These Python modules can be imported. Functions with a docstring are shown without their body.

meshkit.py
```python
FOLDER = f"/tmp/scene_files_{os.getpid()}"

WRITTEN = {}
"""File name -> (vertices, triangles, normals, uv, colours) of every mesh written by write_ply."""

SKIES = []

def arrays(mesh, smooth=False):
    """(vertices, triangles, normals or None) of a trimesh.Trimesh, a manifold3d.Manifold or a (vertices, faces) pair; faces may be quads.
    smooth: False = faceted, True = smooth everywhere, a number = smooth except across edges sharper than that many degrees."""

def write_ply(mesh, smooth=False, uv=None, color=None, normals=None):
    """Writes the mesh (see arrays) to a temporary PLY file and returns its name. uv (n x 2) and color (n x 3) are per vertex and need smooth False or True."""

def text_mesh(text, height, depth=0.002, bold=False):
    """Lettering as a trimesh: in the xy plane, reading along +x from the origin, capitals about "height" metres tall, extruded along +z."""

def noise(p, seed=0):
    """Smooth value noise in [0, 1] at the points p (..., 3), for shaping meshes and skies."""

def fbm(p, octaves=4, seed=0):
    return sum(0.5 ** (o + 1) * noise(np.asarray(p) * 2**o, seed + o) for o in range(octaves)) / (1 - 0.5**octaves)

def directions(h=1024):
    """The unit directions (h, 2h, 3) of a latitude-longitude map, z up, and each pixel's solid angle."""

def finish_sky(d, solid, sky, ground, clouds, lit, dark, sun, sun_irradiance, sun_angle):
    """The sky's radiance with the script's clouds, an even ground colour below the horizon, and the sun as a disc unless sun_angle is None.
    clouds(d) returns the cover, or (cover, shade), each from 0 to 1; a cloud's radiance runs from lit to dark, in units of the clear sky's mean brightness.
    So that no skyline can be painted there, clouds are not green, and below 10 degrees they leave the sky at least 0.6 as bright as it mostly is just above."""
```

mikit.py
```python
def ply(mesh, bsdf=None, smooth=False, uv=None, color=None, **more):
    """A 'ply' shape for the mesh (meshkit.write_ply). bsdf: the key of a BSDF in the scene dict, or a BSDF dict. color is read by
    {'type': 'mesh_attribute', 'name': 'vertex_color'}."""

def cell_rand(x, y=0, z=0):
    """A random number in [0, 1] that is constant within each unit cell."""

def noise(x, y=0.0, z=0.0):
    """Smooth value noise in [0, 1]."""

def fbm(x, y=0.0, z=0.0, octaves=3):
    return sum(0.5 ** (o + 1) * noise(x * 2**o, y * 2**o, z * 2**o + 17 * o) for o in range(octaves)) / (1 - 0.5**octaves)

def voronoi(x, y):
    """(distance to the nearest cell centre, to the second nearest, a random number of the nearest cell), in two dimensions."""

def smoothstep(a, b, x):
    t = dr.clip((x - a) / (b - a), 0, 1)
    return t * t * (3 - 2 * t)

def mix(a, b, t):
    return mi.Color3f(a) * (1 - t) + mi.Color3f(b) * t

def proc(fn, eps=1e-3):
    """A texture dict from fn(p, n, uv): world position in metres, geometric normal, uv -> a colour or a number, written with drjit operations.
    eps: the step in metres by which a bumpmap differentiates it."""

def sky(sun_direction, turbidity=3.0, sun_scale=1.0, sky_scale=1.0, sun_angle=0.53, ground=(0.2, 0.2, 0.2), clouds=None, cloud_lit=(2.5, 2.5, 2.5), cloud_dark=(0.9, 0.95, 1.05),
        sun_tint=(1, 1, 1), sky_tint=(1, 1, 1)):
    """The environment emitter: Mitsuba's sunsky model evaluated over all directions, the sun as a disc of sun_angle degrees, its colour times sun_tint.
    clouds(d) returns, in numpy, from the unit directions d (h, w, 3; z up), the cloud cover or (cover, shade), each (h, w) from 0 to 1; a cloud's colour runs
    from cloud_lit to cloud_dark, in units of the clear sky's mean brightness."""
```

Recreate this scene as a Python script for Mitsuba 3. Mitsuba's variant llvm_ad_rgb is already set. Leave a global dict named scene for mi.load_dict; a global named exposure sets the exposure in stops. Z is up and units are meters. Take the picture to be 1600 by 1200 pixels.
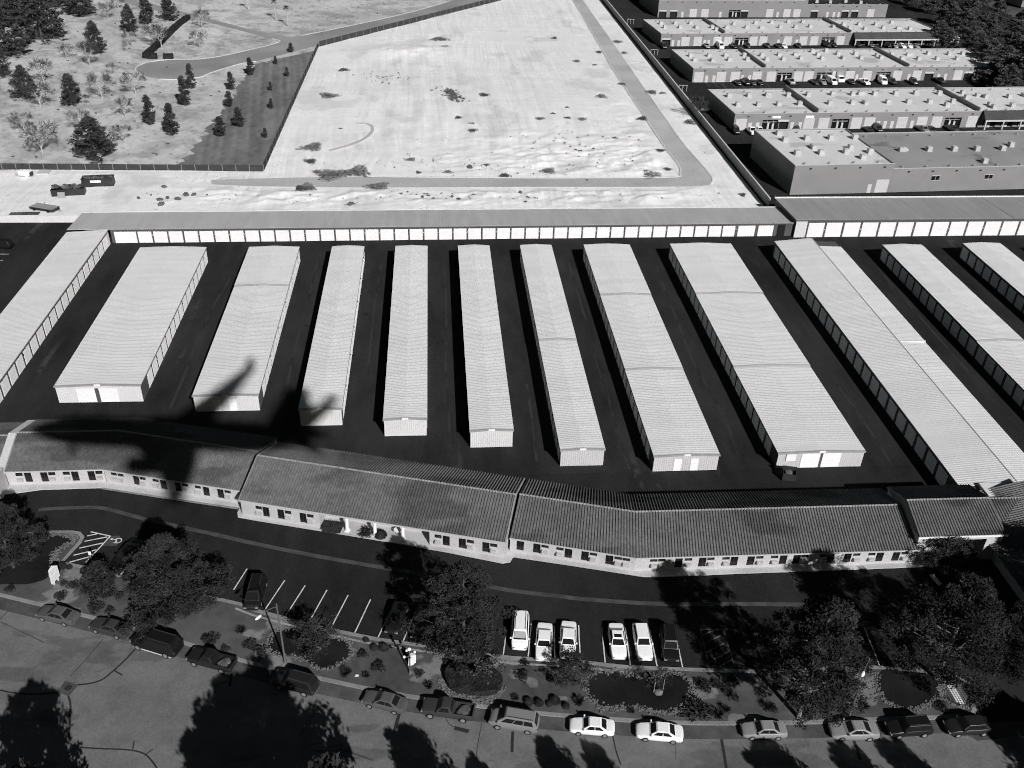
import math, random
import numpy as np, trimesh, mitsuba as mi, drjit as dr
import manifold3d as m3
import mikit, meshkit
from mikit import noise, fbm, cell_rand, smoothstep, mix

T = mi.ScalarTransform4f
scene, labels = {}, {}

# ---------------------------------------------------------------- camera, sun and sky, exposure
EYE = np.array([0.0, 0.0, 80.0])
FWD = np.array([0.079370, 0.835868, -0.543163])
UPV = np.array([0.016413, 0.543712, 0.839111])
scene['camera'] = {'type': 'perspective', 'fov': 57.9892, 'fov_axis': 'x', 'near_clip': 1.0, 'far_clip': 3000.0,
                   'to_world': T().look_at(origin=EYE.tolist(), target=(EYE + FWD).tolist(), up=UPV.tolist())}
SUN = np.array([0.592, -1.403, 1.0])
# a black-and-white photograph: neutral sun, and a blue sky that the film renders dark
scene['sky'] = mikit.sky(SUN.tolist(), turbidity=3, sky_scale=0.125, sun_tint=(0.86, 1.06, 1.54), sky_tint=(1.32, 1.0, 0.68), ground=(0.2, 0.2, 0.2))
exposure = 1.98

# ---------------------------------------------------------------- helpers
def numbered(name):
    if name not in used:
        used.add(name); return name
    k = 1
    while '%s_%03d' % (name, k) in used: k += 1
    used.add('%s_%03d' % (name, k)); return '%s_%03d' % (name, k)
used = set(['camera', 'sky'])

def put(name, mesh, mat, parent=None, smooth=False, uv=None, tw=None, label=None, cat=None, group=None, kind=None):
    """one entry of the scene; mesh is a mesh or an already made ply dict"""
    key = numbered((parent + '__' if parent else '') + name)
    d = dict(mesh) if isinstance(mesh, dict) else mikit.ply(mesh, None, smooth, uv=uv)
    d['bsdf'] = {'type': 'ref', 'id': mat}
    if tw is not None: d['to_world'] = tw
    scene[key] = d
    note(key, label, cat, group, kind)
    return key

def note(key, label=None, cat=None, group=None, kind=None):
    e = {k: v for k, v in dict(label=label, category=cat, group=group, kind=kind).items() if v}
    if e: labels.setdefault(key, {}).update(e)

def thing(name, label, cat, group=None):
    key = numbered(name); note(key, label, cat, group); return key

def mk(mesh, smooth=False): return mikit.ply(mesh, None, smooth)

class MB:
    def __init__(self): self.v, self.f, self.n = [], [], 0
    def raw(self, v, f):
        self.v.append(np.asarray(v, float)); self.f.append(np.asarray(f, int) + self.n); self.n += len(v); return self
    def add(self, m):
        if hasattr(m, 'to_mesh'):
            q = m.to_mesh(); return self.raw(q.vert_properties[:, :3], q.tri_verts)
        if isinstance(m, MB): m = m.mesh()
        if isinstance(m, tuple): return self.raw(*m)
        return self.raw(m.vertices, m.faces)
    def box(self, x0, x1, y0, y1, z0, z1, A=None, rz=0.0):
        v = np.array([[x, y, z] for x in (x0, x1) for y in (y0, y1) for z in (z0, z1)], float)
        if A is not None: v = turn(v, rz) + [A[0], A[1], 0]
        return self.raw(v, BOXF)
    def quad(self, a, b, c, d): return self.raw([a, b, c, d], [[0, 1, 2], [0, 2, 3]])
    def tube(self, p0, p1, r0, r1=None, n=8, cap=True):
        r1 = r0 if r1 is None else r1
        p0, p1 = np.asarray(p0, float), np.asarray(p1, float); d = (p1 - p0) / np.linalg.norm(p1 - p0)
        a = np.cross(d, [0, 0, 1.0] if abs(d[2]) < .9 else [1.0, 0, 0]); a /= np.linalg.norm(a); b = np.cross(d, a)
        t = np.arange(n) * 2 * np.pi / n; ring = np.cos(t)[:, None] * a + np.sin(t)[:, None] * b
        v = np.vstack([p0 + ring * r0, p1 + ring * r1]); i = np.arange(n); j = (i + 1) % n
        f = np.vstack([np.c_[i, j, n + j], np.c_[i, n + j, n + i]])
        if cap: f = np.vstack([f, [[0, k + 1, k] for k in range(1, n - 1)], [[n, n + k, n + k + 1] for k in range(1, n - 1)]])
        return self.raw(v, f)
    def mesh(self): return trimesh.Trimesh(np.vstack(self.v), np.vstack(self.f), process=False)

BOXF = np.array([[0, 1, 3], [0, 3, 2], [4, 6, 7], [4, 7, 5], [0, 4, 5], [0, 5, 1], [2, 3, 7], [2, 7, 6], [0, 2, 6], [0, 6, 4], [1, 5, 7], [1, 7, 3]])
def turn(v, rz):
    c, s = math.cos(rz), math.sin(rz); v = np.asarray(v, float)
    return np.c_[v[:, 0] * c - v[:, 1] * s, v[:, 0] * s + v[:, 1] * c, v[:, 2]]
def at(x, y, z=0.0, rz=0.0, s=1.0): return T().translate([x, y, z]).rotate([0, 0, 1], math.degrees(rz)).scale(s)
def slab(poly, z0, z1):
    m = m3.CrossSection([np.asarray(poly, float).tolist()], m3.FillRule.NonZero).extrude(z1 - z0)
    return m.translate([0, 0, z0])
def spline(pts, n=8, closed=False):
    """Catmull-Rom through the points"""
    p = np.asarray(pts, float); k = len(p); out = []
    for i in range(k if closed else k - 1):
        g = (lambda j: p[j % k]) if closed else (lambda j: p[min(max(j, 0), k - 1)])
        a, b, c, d = g(i - 1), g(i), g(i + 1), g(i + 2)
        for t in np.arange(n) / n:
            out.append(.5 * (2 * b + (c - a) * t + (2 * a - 5 * b + 4 * c - d) * t * t + (3 * b - a - 3 * c + d) * t ** 3))
    if not closed: out.append(p[-1])
    return np.array(out)
def ribbon(line, w, shift=0.0):
    """polygon outline of a strip of width w along the line, shifted sideways"""
    p = np.asarray(line, float); d = np.gradient(p, axis=0); d /= np.linalg.norm(d, axis=1, keepdims=True); nrm = np.c_[-d[:, 1], d[:, 0]]
    return np.vstack([p + nrm * (shift + w / 2), (p + nrm * (shift - w / 2))[::-1]])
def strip(line, w, z0, z1, shift=0.0):
    """a solid strip of rectangular section along a line (kerbs, painted lines)"""
    p = np.asarray(line, float); d = np.gradient(p, axis=0); d /= np.linalg.norm(d, axis=1, keepdims=True); nrm = np.c_[-d[:, 1], d[:, 0]]
    a, b = p + nrm * (shift + w / 2), p + nrm * (shift - w / 2); k = len(p)
    v = np.vstack([np.c_[q, np.full(k, z)] for q, z in ((a, z0), (a, z1), (b, z1), (b, z0))])
    i = np.arange(k - 1); f = []
    for s in range(4):
        q0, q1 = s * k, ((s + 1) % 4) * k
        f += [np.c_[q0 + i, q0 + i + 1, q1 + i + 1], np.c_[q0 + i, q1 + i + 1, q1 + i]]
    f.append([[0, k, 2 * k], [0, 2 * k, 3 * k], [k - 1, 3 * k - 1, 2 * k - 1], [k - 1, 4 * k - 1, 3 * k - 1]])
    return trimesh.Trimesh(v, np.vstack(f), process=False)
ORD = 'first second third fourth fifth sixth seventh eighth ninth tenth eleventh twelfth thirteenth fourteenth fifteenth sixteenth seventeenth eighteenth nineteenth twentieth'.split()
def nth(i):
    if i < 20: return ORD[i]
    t = {2: 'twenty', 3: 'thirty', 4: 'forty', 5: 'fifty', 6: 'sixty'}[(i + 1) // 10]
    if (i + 1) % 10 == 0: return {'twenty': 'twentieth', 'thirty': 'thirtieth', 'forty': 'fortieth', 'fifty': 'fiftieth', 'sixty': 'sixtieth'}[t]
    return t + '-' + ORD[(i + 1) % 10 - 1]
def across(p): return p[0] / (p[1] * .84 + 43.0)                 # order from left to right as seen from the aircraft
def from_left(spots): return {i: n for n, i in enumerate(sorted(range(len(spots)), key=lambda i: across(spots[i])))}

# ---------------------------------------------------------------- materials (a black-and-white photograph: all greys)
def grey(a): return {'type': 'rgb', 'value': [a, a, a]}
def matte(name, a, rough=None):
    if callable(a): tex = mikit.proc(a)
    else: tex = grey(a)
    if rough is None: b = {'type': 'diffuse', 'reflectance': tex}
    else: b = {'type': 'principled', 'base_color': tex, 'roughness': rough, 'specular': 0.4}
    scene[name] = {'type': 'twosided', 'bsdf': b}
def speck(x, y, f, t0, t1): return smoothstep(t0, t1, noise(x * f, y * f, 3.7))
def m_asphalt(base, amp=.5, fine=.35):
    def fn(p, n, uv):
        a = fbm(p.x * .09, p.y * .05, 1.0, 4); b = fbm(p.x * .6, p.y * .18, 5.0, 3); c = noise(p.x * 6, p.y * 6, 2.0)
        v = base * (1 + amp * (a - .5) * 2 + fine * (b - .5) * 1.6 + .3 * (c - .5))
        v = v + base * .9 * smoothstep(.70, .85, fbm(p.x * .35, p.y * .03, 9.0, 3)) * smoothstep(.35, .6, noise(p.x * 1.3, p.y * 1.0, 4.0))
        return mi.Color3f(v)
    return fn
def m_noise(base, amp, f=.3, stretch=(1, 1), oct=4, grain=.12):
    def fn(p, n, uv):
        a = fbm(p.x * f * stretch[0], p.y * f * stretch[1], p.z * f + 3.0, oct); c = noise(p.x * 5, p.y * 5, p.z * 5)
        return mi.Color3f(dr.maximum(base * (1 + amp * 2 * (a - .5) + grain * 2 * (c - .5)), .004))
    return fn
matte('m_yard', m_asphalt(.029, .35, .35))
matte('m_lot', m_asphalt(.025, .3, .3))
matte('m_far_lot', m_asphalt(.034, .3, .2))
matte('m_street', lambda p, n, uv: mi.Color3f(.155 * (1 + .3 * (fbm(p.x * .12 + p.y * .04, p.y * .35, 1.0, 4) - .5) + .35 * (fbm(p.x * .8, p.y * .8, 6.0, 3) - .5) + .25 * (noise(p.x * 7, p.y * 7, 1.0) - .5)) * (1 - .25 * smoothstep(.64, .70, fbm(p.x * .13, p.y * .35, 12.0, 5)))))
matte('m_tar', .034); matte('m_gutter', m_noise(.082, .4, .7))
matte('m_kerb', m_noise(.23, .3, .8)); matte('m_walk', m_noise(.48, .22, .35, grain=.06)); matte('m_pale_concrete', m_noise(.30, .3, .5))
matte('m_paint', m_noise(.62, .35, 2.5)); matte('m_paint_worn', m_noise(.12, .5, 2.0))
matte('m_old_strip', m_noise(.07, .4, .8))
def f_sand(p, n, uv):
    a = fbm(p.x * .02, p.y * .02, 2.0, 4); b = fbm(p.x * .25, p.y * .12, 7.0, 4); c = fbm(p.x * 1.6, p.y * .7, 3.0, 2)
    v = .82 * (1 + .18 * (a - .5) + .14 * (b - .5) + .12 * (c - .5))
    d = smoothstep(.58, .74, fbm(p.x * .11, p.y * .08, 21.0, 4))
    w = 6.0 * fbm(p.x * .03, p.y * .03, 8.0, 2)
    tr = noise((p.x + w) * 1.7, (p.y - w) * .05, 6.0); tr2 = noise(p.x * .05, (p.y + w) * .9, 8.0); sp = noise(p.x * 2.6, p.y * 2.6, 9.0)
    on = smoothstep(.35, .6, fbm(p.x * .03, p.y * .03, 14.0, 3))
    v = v * (1 + .16 * on * (tr - .5) + .07 * (tr2 - .5)) * (1 - .45 * smoothstep(.80, .92, sp) * smoothstep(.5, .7, b))
    return mi.Color3f(v * (1 - .16 * d))
matte('m_sand', f_sand)
def f_park(p, n, uv):
    a = fbm(p.x * .05, p.y * .05, 2.0, 4); b = fbm(p.x * .17 + p.y * .09, p.y * .17 - p.x * .05, 7.0, 5); c = fbm(p.x * .9, p.y * .5, 3.0, 3)
    v = .50 * (1 + .45 * (a - .5) + .35 * (c - .5))
    d = smoothstep(.44, .72, b); g = smoothstep(.60, .78, fbm(p.x * .55 + p.y * .2, p.y * .38, 11.0, 4)); k = smoothstep(.83, .93, noise(p.x * 1.3, p.y * 1.0, 4.0))
    return mi.Color3f(v * 1.06 * (1 - .28 * d) * (1 - .22 * g) * (1 - .35 * k))
matte('m_park', f_park)
def f_greens(p, n, uv):
    s = noise(p.x * .9 + p.y * .12, p.y * .02, 5.0); a = fbm(p.x * .12, p.y * .05, 2.0, 4)
    return mi.Color3f(.175 * (1 + .5 * (s - .5) + .7 * (a - .5) + .5 * (fbm(p.x * .9, p.y * .5, 3.0, 3) - .5)))
matte('m_greens', f_greens)
matte('m_park_road', m_noise(.29, .25, .12)); matte('m_dirt_road', m_noise(.46, .22, .10)); matte('m_far_ground', m_noise(.10, .6, .05))
matte('m_bed', lambda p, n, uv: mi.Color3f(.085 * (1 + .9 * (fbm(p.x * .22, p.y * .22, 2.0, 4) - .5) + .4 * (fbm(p.x * 1.5, p.y * 1.5, 4.0, 2) - .5)) + .10 * smoothstep(.60, .645, fbm(p.x * .16, p.y * .24, 31.0, 5)) * (.55 + .9 * fbm(p.x * 2.2, p.y * 2.2, 3.0, 2))))
matte('m_grass', m_noise(.016, .5, .4)); matte('m_rock', m_noise(.14, .6, 2.2))
matte('m_roof_white', lambda p, n, uv: mi.Color3f(.61 * (1 + .10 * (noise(p.x * .12, p.y * .9, 2.0) - .5) + .08 * (fbm(p.x * .2, p.y * .2, 5.0, 3) - .5))), .55)
matte('m_roof_grey', lambda p, n, uv: mi.Color3f(.40 * (1 + .14 * (noise(p.x * 1.1, p.y * .1, 2.0) - .5) + .1 * (fbm(p.x * .2, p.y * .2, 5.0, 3) - .5))), .55)
matte('m_roof_dull', lambda p, n, uv: mi.Color3f(.30 * (1 + .16 * (noise(p.x * 1.1, p.y * .1, 2.0) - .5) + .1 * (fbm(p.x * .2, p.y * .2, 5.0, 3) - .5))), .55)
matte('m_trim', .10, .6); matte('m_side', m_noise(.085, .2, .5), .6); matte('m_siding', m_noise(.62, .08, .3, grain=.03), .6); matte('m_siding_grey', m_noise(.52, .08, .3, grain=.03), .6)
matte('m_door', m_noise(.80, .05, .6, grain=.02), .5); matte('m_plate', .8, .5); matte('m_fixture', .04, .5)
def f_tile(p, n, uv):
    r = cell_rand(uv.x, uv.y, 1.0); w = fbm(p.x * .25, p.y * .35, 2.0, 4); d = smoothstep(.56, .70, fbm(p.x * .10, p.y * .30, 14.0, 3))
    return mi.Color3f(.145 * (1 + .28 * (r - .5) + .4 * (w - .5)) * (1 - .36 * d))
matte('m_tile', f_tile); matte('m_ridge', m_noise(.28, .4, 2.0)); matte('m_stucco', m_noise(.50, .10, .6, grain=.04)); matte('m_stucco_dark', m_noise(.20, .2, .6))
matte('m_glass', .012, .12); matte('m_unit', m_noise(.45, .2, 1.5), .5); matte('m_black', .012, .5)
matte('m_warehouse', m_noise(.25, .12, .25, grain=.04)); matte('m_warehouse_roof', lambda p, n, uv: mi.Color3f(.66 * (1 + .2 * (fbm(p.x * .1, p.y * .1, 3.0, 4) - .5)) * (1 - .25 * smoothstep(.62, .74, fbm(p.x * .12, p.y * .2, 9.0, 4)))))
matte('m_warehouse_roof_grey', lambda p, n, uv: mi.Color3f(.31 * (1 + .4 * (fbm(p.x * .1, p.y * .1, 3.0, 4) - .5)) * (1 - .35 * smoothstep(.60, .74, fbm(p.x * .14, p.y * .25, 9.0, 4)))))
matte('m_dark_roof', m_noise(.045, .5, .2)); matte('m_roller', .55); matte('m_mansard', m_noise(.07, .3, .4))
matte('m_block_wall', m_noise(.30, .15, .5)); matte('m_cap', .55); matte('m_white_wall', m_noise(.66, .06, .4)); matte('m_fence', m_noise(.055, .3, .6)); matte('m_post', .35)
matte('m_needle', lambda p, n, uv: mi.Color3f(.037 * (1 + 1.1 * (noise(p.x * .9, p.y * .9, p.z * .9) - .5)))); matte('m_park_needle', lambda p, n, uv: mi.Color3f(.062 * (1 + .9 * (noise(p.x * .6, p.y * .6, p.z * .6) - .5))))
matte('m_leaf', lambda p, n, uv: mi.Color3f(.045 * (1 + 1.0 * (noise(p.x * 1.5, p.y * 1.5, p.z * 1.5) - .5)))); matte('m_shrub', lambda p, n, uv: mi.Color3f(.034 * (1 + 1.0 * (noise(p.x * 2, p.y * 2, p.z * 2) - .5))))
matte('m_weed', m_noise(.21, .5, 1.0)); matte('m_bark', m_noise(.08, .5, 2.0)); matte('m_bark_pale', m_noise(.42, .4, 2.0)); matte('m_twig', .07); matte('m_grove', lambda p, n, uv: mi.Color3f(.095 * (1 + .9 * (noise(p.x * .6, p.y * .6, p.z * .6) - .5)))); matte('m_bark_mid', m_noise(.18, .4, 2.0))
matte('m_sign', m_noise(.75, .1, 3.0)); matte('m_lamp_glass', .85, .2); matte('m_pole', .12, .5); matte('m_steel', .30, .4)
matte('m_tyre', .012); matte('m_rim', .22, .35); matte('m_lens', .25, .15); matte('m_tail', .05, .2); matte('m_cargo', m_noise(.10, .9, 2.5)); matte('m_rubbish', m_noise(.12, 1.2, 1.1)); matte('m_bin', m_noise(.03, .4, 1.0), .5); matte('m_stone', m_noise(.10, .5, .8)); matte('m_clod', m_noise(.11, .4, 1.0))
for nm, a in dict(white=.85, silver=.24, grey=.085, dark=.014, black=.007, tan=.20, smoke=.038).items():
    scene['m_car_' + nm] = {'type': 'twosided', 'bsdf': {'type': 'principled', 'base_color': grey(a), 'roughness': .35, 'specular': .5, 'clearcoat': .8, 'clearcoat_gloss': .9}}

# ================================================================= THE SETTING: ground, lots, street, beds
def struct(name, mesh, mat, label, **k): return put(name, mesh, mat, label=label, kind='structure', **k)
g = MB(); g.quad((-2500, -600, -.5), (2500, -600, -.5), (2500, 3000, -.5), (-2500, 3000, -.5))
struct('ground', g.mesh(), 'm_far_ground', 'dark open ground that runs on past every lot')
struct('storage_yard', slab([(-73.6, 84), (200, 84), (200, 204), (76.8, 204), (76.8, 190), (-73.6, 186)], -.4, 0), 'm_yard', 'dark asphalt aisles between the white roofed storage rows')
struct('side_lot', slab([(-260, 60), (-73.7, 60), (-73.7, 188.4), (-260, 188.4)], -.4, 0), 'm_yard', 'dark asphalt lot left of the storage yard, below the white wall')
struct('warehouse_lot', slab([(76.8, 204.5), (260, 204.5), (260, 460), (76.8, 460)], -.4, 0.01), 'm_far_lot', 'dark asphalt lanes between the warehouse rows')
struct('parking_lot', slab([(-80, 100), (-80, 94), (-52, 85), (-34, 78.5), (-18.6, 71.5), (-8, 68), (4.4, 65.5), (24, 62), (46, 61), (52.5, 60.5), (55, 57.2), (78, 57.2), (90, 100)], -.4, .03), 'm_lot', 'black asphalt car park in front of the tile roofed office row')
# ---- the sandy lot, with real relief
ROADL = [(64.27, 439.42), (64.66, 354.29), (64.35, 303.06), (63.65, 254.81), (63.56, 228.25), (63.88, 219.76), (61.19, 213.93), (54.42, 212.17), (37.87, 212.13), (18.43, 212.08), (-15.88, 211.99), (-39.02, 211.93), (-71.30, 212.27), (-91.55, 212.62)]
def seg_dist(p, line):
    best = np.full(len(p), 1e9)
    for a, b in zip(line[:-1], line[1:]):
        a, b = np.array(a), np.array(b); d = b - a; t = np.clip(((p - a) @ d) / (d @ d), 0, 1)
        best = np.minimum(best, np.linalg.norm(p - a - t[:, None] * d, axis=1))
    return best
xs, ys = np.arange(-170, 76.6, .75), np.concatenate([np.arange(186, 250, .6), np.arange(250, 452, 1.0)])
X, Y = np.meshgrid(xs, ys); q = np.c_[X.ravel(), Y.ravel()]
road_d = seg_dist(q, ROADL); road_d += np.clip((-44 - q[:, 0]) / 3, 0, 6)
P3 = np.c_[q, np.zeros(len(q))]
rough = np.exp(-((q[:, 1] - 231) / 16) ** 2) * np.clip((q[:, 0] + 5) / 30, 0, 1) * np.clip((66 - q[:, 0]) / 10, 0, 1) + .9 * np.exp(-((q[:, 1] - 203.5) / 6.5) ** 2) * np.clip((q[:, 0] + 62) / 14, 0, 1) * np.clip((64 - q[:, 0]) / 8, 0, 1)
rough += .55 * np.exp(-(((q[:, 0] - 58) / 8) ** 2 + ((q[:, 1] - 262) / 26) ** 2))
lump = meshkit.fbm(P3 * [.16, .24, 1], 4, 3); fine = meshkit.fbm(P3 * [.55, .8, 1], 3, 8)
z = rough * (1.0 * np.clip(lump - .42, 0, 1) * 1.7 + .55 * (fine - .5))
mx, my = -8.22, 338.93
z += 2.0 * np.exp(-(((q[:, 0] - mx) / 14) ** 2 + ((q[:, 1] - my) / 9) ** 2)) * (.35 + 1.1 * meshkit.fbm(P3 * [.1, .1, 1], 3, 5))
ang = q[:, 0] * .25 + 2.2 * meshkit.fbm(P3 * .02, 2, 9)
z += .16 * np.sin(ang * 2 * np.pi * .55) * np.exp(-(((q[:, 0] - 2) / 26) ** 2 + ((q[:, 1] - 270) / 45) ** 2)) + .10 * (fine - .5) + .25 * (lump - .5)
z = (z + .05) * np.clip((road_d - 3.6) / 3.0, 0, 1) * np.clip((76 - q[:, 0]) / 2, 0, 1) - .05
inpark = (q[:, 0] < -40.5) & (q[:, 1] > 218.5) | (q[:, 1] > 346 + (q[:, 0] + 40.8) * 1.27)
z = np.where(inpark, -.08, z)
z = (z + .05) * np.clip((q[:, 1] - 190.0 - (q[:, 0] > -60) * 1.5) / 3, 0, 1) - .05
n1, n0 = len(xs), len(ys); i, j = np.meshgrid(np.arange(n1 - 1), np.arange(n0 - 1)); k = (j * n1 + i).ravel()
struct('sand_lot', trimesh.Trimesh(np.c_[q, z], np.vstack([np.c_[k, k + 1, k + n1 + 1], np.c_[k, k + n1 + 1, k + n1]]), process=False), 'm_sand', 'pale bare sandy lot with lumpy berms beyond the storage yard', smooth=True)
struct('dirt_road', slab(np.vstack([spline([(63.19, 451.35), (61.74, 354.14), (61.00, 315.74), (61.27, 271.89), (61.41, 239.33), (62.00, 224.40), (60.94, 218.38), (58.38, 215.68), (38.33, 215.17), (18.66, 215.09), (-16.09, 215.83), (-42.37, 214.45), (-52.60, 213.57)], 6), spline([(-52.04, 210.66), (-41.60, 209.45), (-15.70, 208.67), (18.21, 209.13), (49.10, 209.17), (62.86, 209.62), (67.10, 211.34), (68.41, 215.72), (67.96, 228.28), (67.17, 245.29), (67.33, 290.47), (67.59, 354.45), (67.71, 451.75)], 6)]), -.3, .02), 'm_dirt_road', 'grey dirt road that bends round the sandy lot')
put('road_edge', strip(spline([(63.19, 451.35), (61.74, 354.14), (61.00, 315.74), (61.27, 271.89), (61.41, 239.33), (62.00, 224.40), (60.94, 218.38), (58.38, 215.68), (38.33, 215.17), (18.66, 215.09), (-16.09, 215.83)], 6), .35, -.1, .14), 'm_white_wall', parent='dirt_road')
put('road_edge', strip(spline([(67.10, 211.34), (68.41, 215.72), (67.96, 228.28), (67.17, 245.29), (67.33, 290.47)], 6), .3, -.1, .12), 'm_white_wall', parent='dirt_road')
put('tyre_track', strip(spline([(-26.86, 234.24), (-22.27, 238.30), (-18.47, 244.06), (-16.91, 250.02), (-17.14, 254.49), (-18.84, 256.75), (-21.30, 256.70)], 6), .9, -.3, .22), 'm_dirt_road', parent='sand_lot')
# ---- the park
struct('park_lawn', slab([(-41.9, 219.6), (-41.2, 346), (33, 439.4), (60, 474), (60, 620), (-420, 620), (-420, 219.6)], -.3, .05), 'm_park', 'bleached winter lawn of the park with flat markers')
_ms = np.array([(-62.46, 221.52), (-61.34, 230.50), (-60.34, 262.91), (-59.90, 293.58), (-58.94, 319.89), (-51.34, 328.76), (-40.83, 339.62), (-41.55, 299.33), (-41.64, 254.61), (-42.25, 221.65)])
_ms = np.vstack([a + (b - a) * np.linspace(0, 1, 24)[:-1, None] for a, b in zip(_ms, np.roll(_ms, -1, 0))]); _ms[:115] += np.random.default_rng(4).normal(0, .7, (115, 2))
struct('mown_strip', slab(_ms, -.3, .09), 'm_greens', 'darker mown grass strip along the fence of the park')
pr = [(-132.80, 431.11), (-101.65, 403.07), (-65.98, 368.54), (-52.63, 359.93), (-48.25, 362.25), (-28.89, 383.09), (-9.37, 406.22), (4.07, 425.87), (17.34, 447.28), (36.38, 448.97), (6.46, 404.85), (-18.62, 374.75), (-40.96, 347.65), (-51.91, 333.15), (-59.17, 324.09), (-64.31, 319.66), (-70.93, 308.91), (-73.43, 303.42), (-79.10, 300.59), (-84.98, 300.75), (-90.72, 304.29), (-94.41, 309.54), (-95.63, 315.05), (-93.84, 320.86), (-88.10, 324.48), (-78.37, 325.78), (-70.56, 331.37), (-61.88, 341.80), (-55.89, 349.75), (-55.29, 353.72), (-58.42, 356.55), (-84.92, 381.63), (-102.49, 395.63), (-129.51, 419.00)]
struct('park_road', slab(pr, -.3, .11), 'm_park_road', 'grey park road with a rounded dead end')
put('kerb', strip(spline([(-90.72, 304.29), (-94.41, 309.54), (-95.63, 315.05), (-93.84, 320.86), (-88.10, 324.48), (-78.37, 325.78), (-70.56, 331.37), (-61.88, 341.80), (-55.89, 349.75), (-55.29, 353.72), (-58.42, 356.55)], 5), .4, 0, .2), 'm_white_wall', parent='park_road')
put('kerb', strip(spline([(-59.17, 324.09), (-64.31, 319.66), (-70.93, 308.91), (-73.43, 303.42), (-79.10, 300.59), (-84.98, 300.75)], 5), .3, 0, .2), 'm_white_wall', parent='park_road')
put('kerb', strip(spline([(-48.25, 362.25), (-28.89, 383.09), (-9.37, 406.22), (4.07, 425.87), (7.49, 431.77)], 5), .4, 0, .2), 'm_white_wall', parent='park_road')
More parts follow.
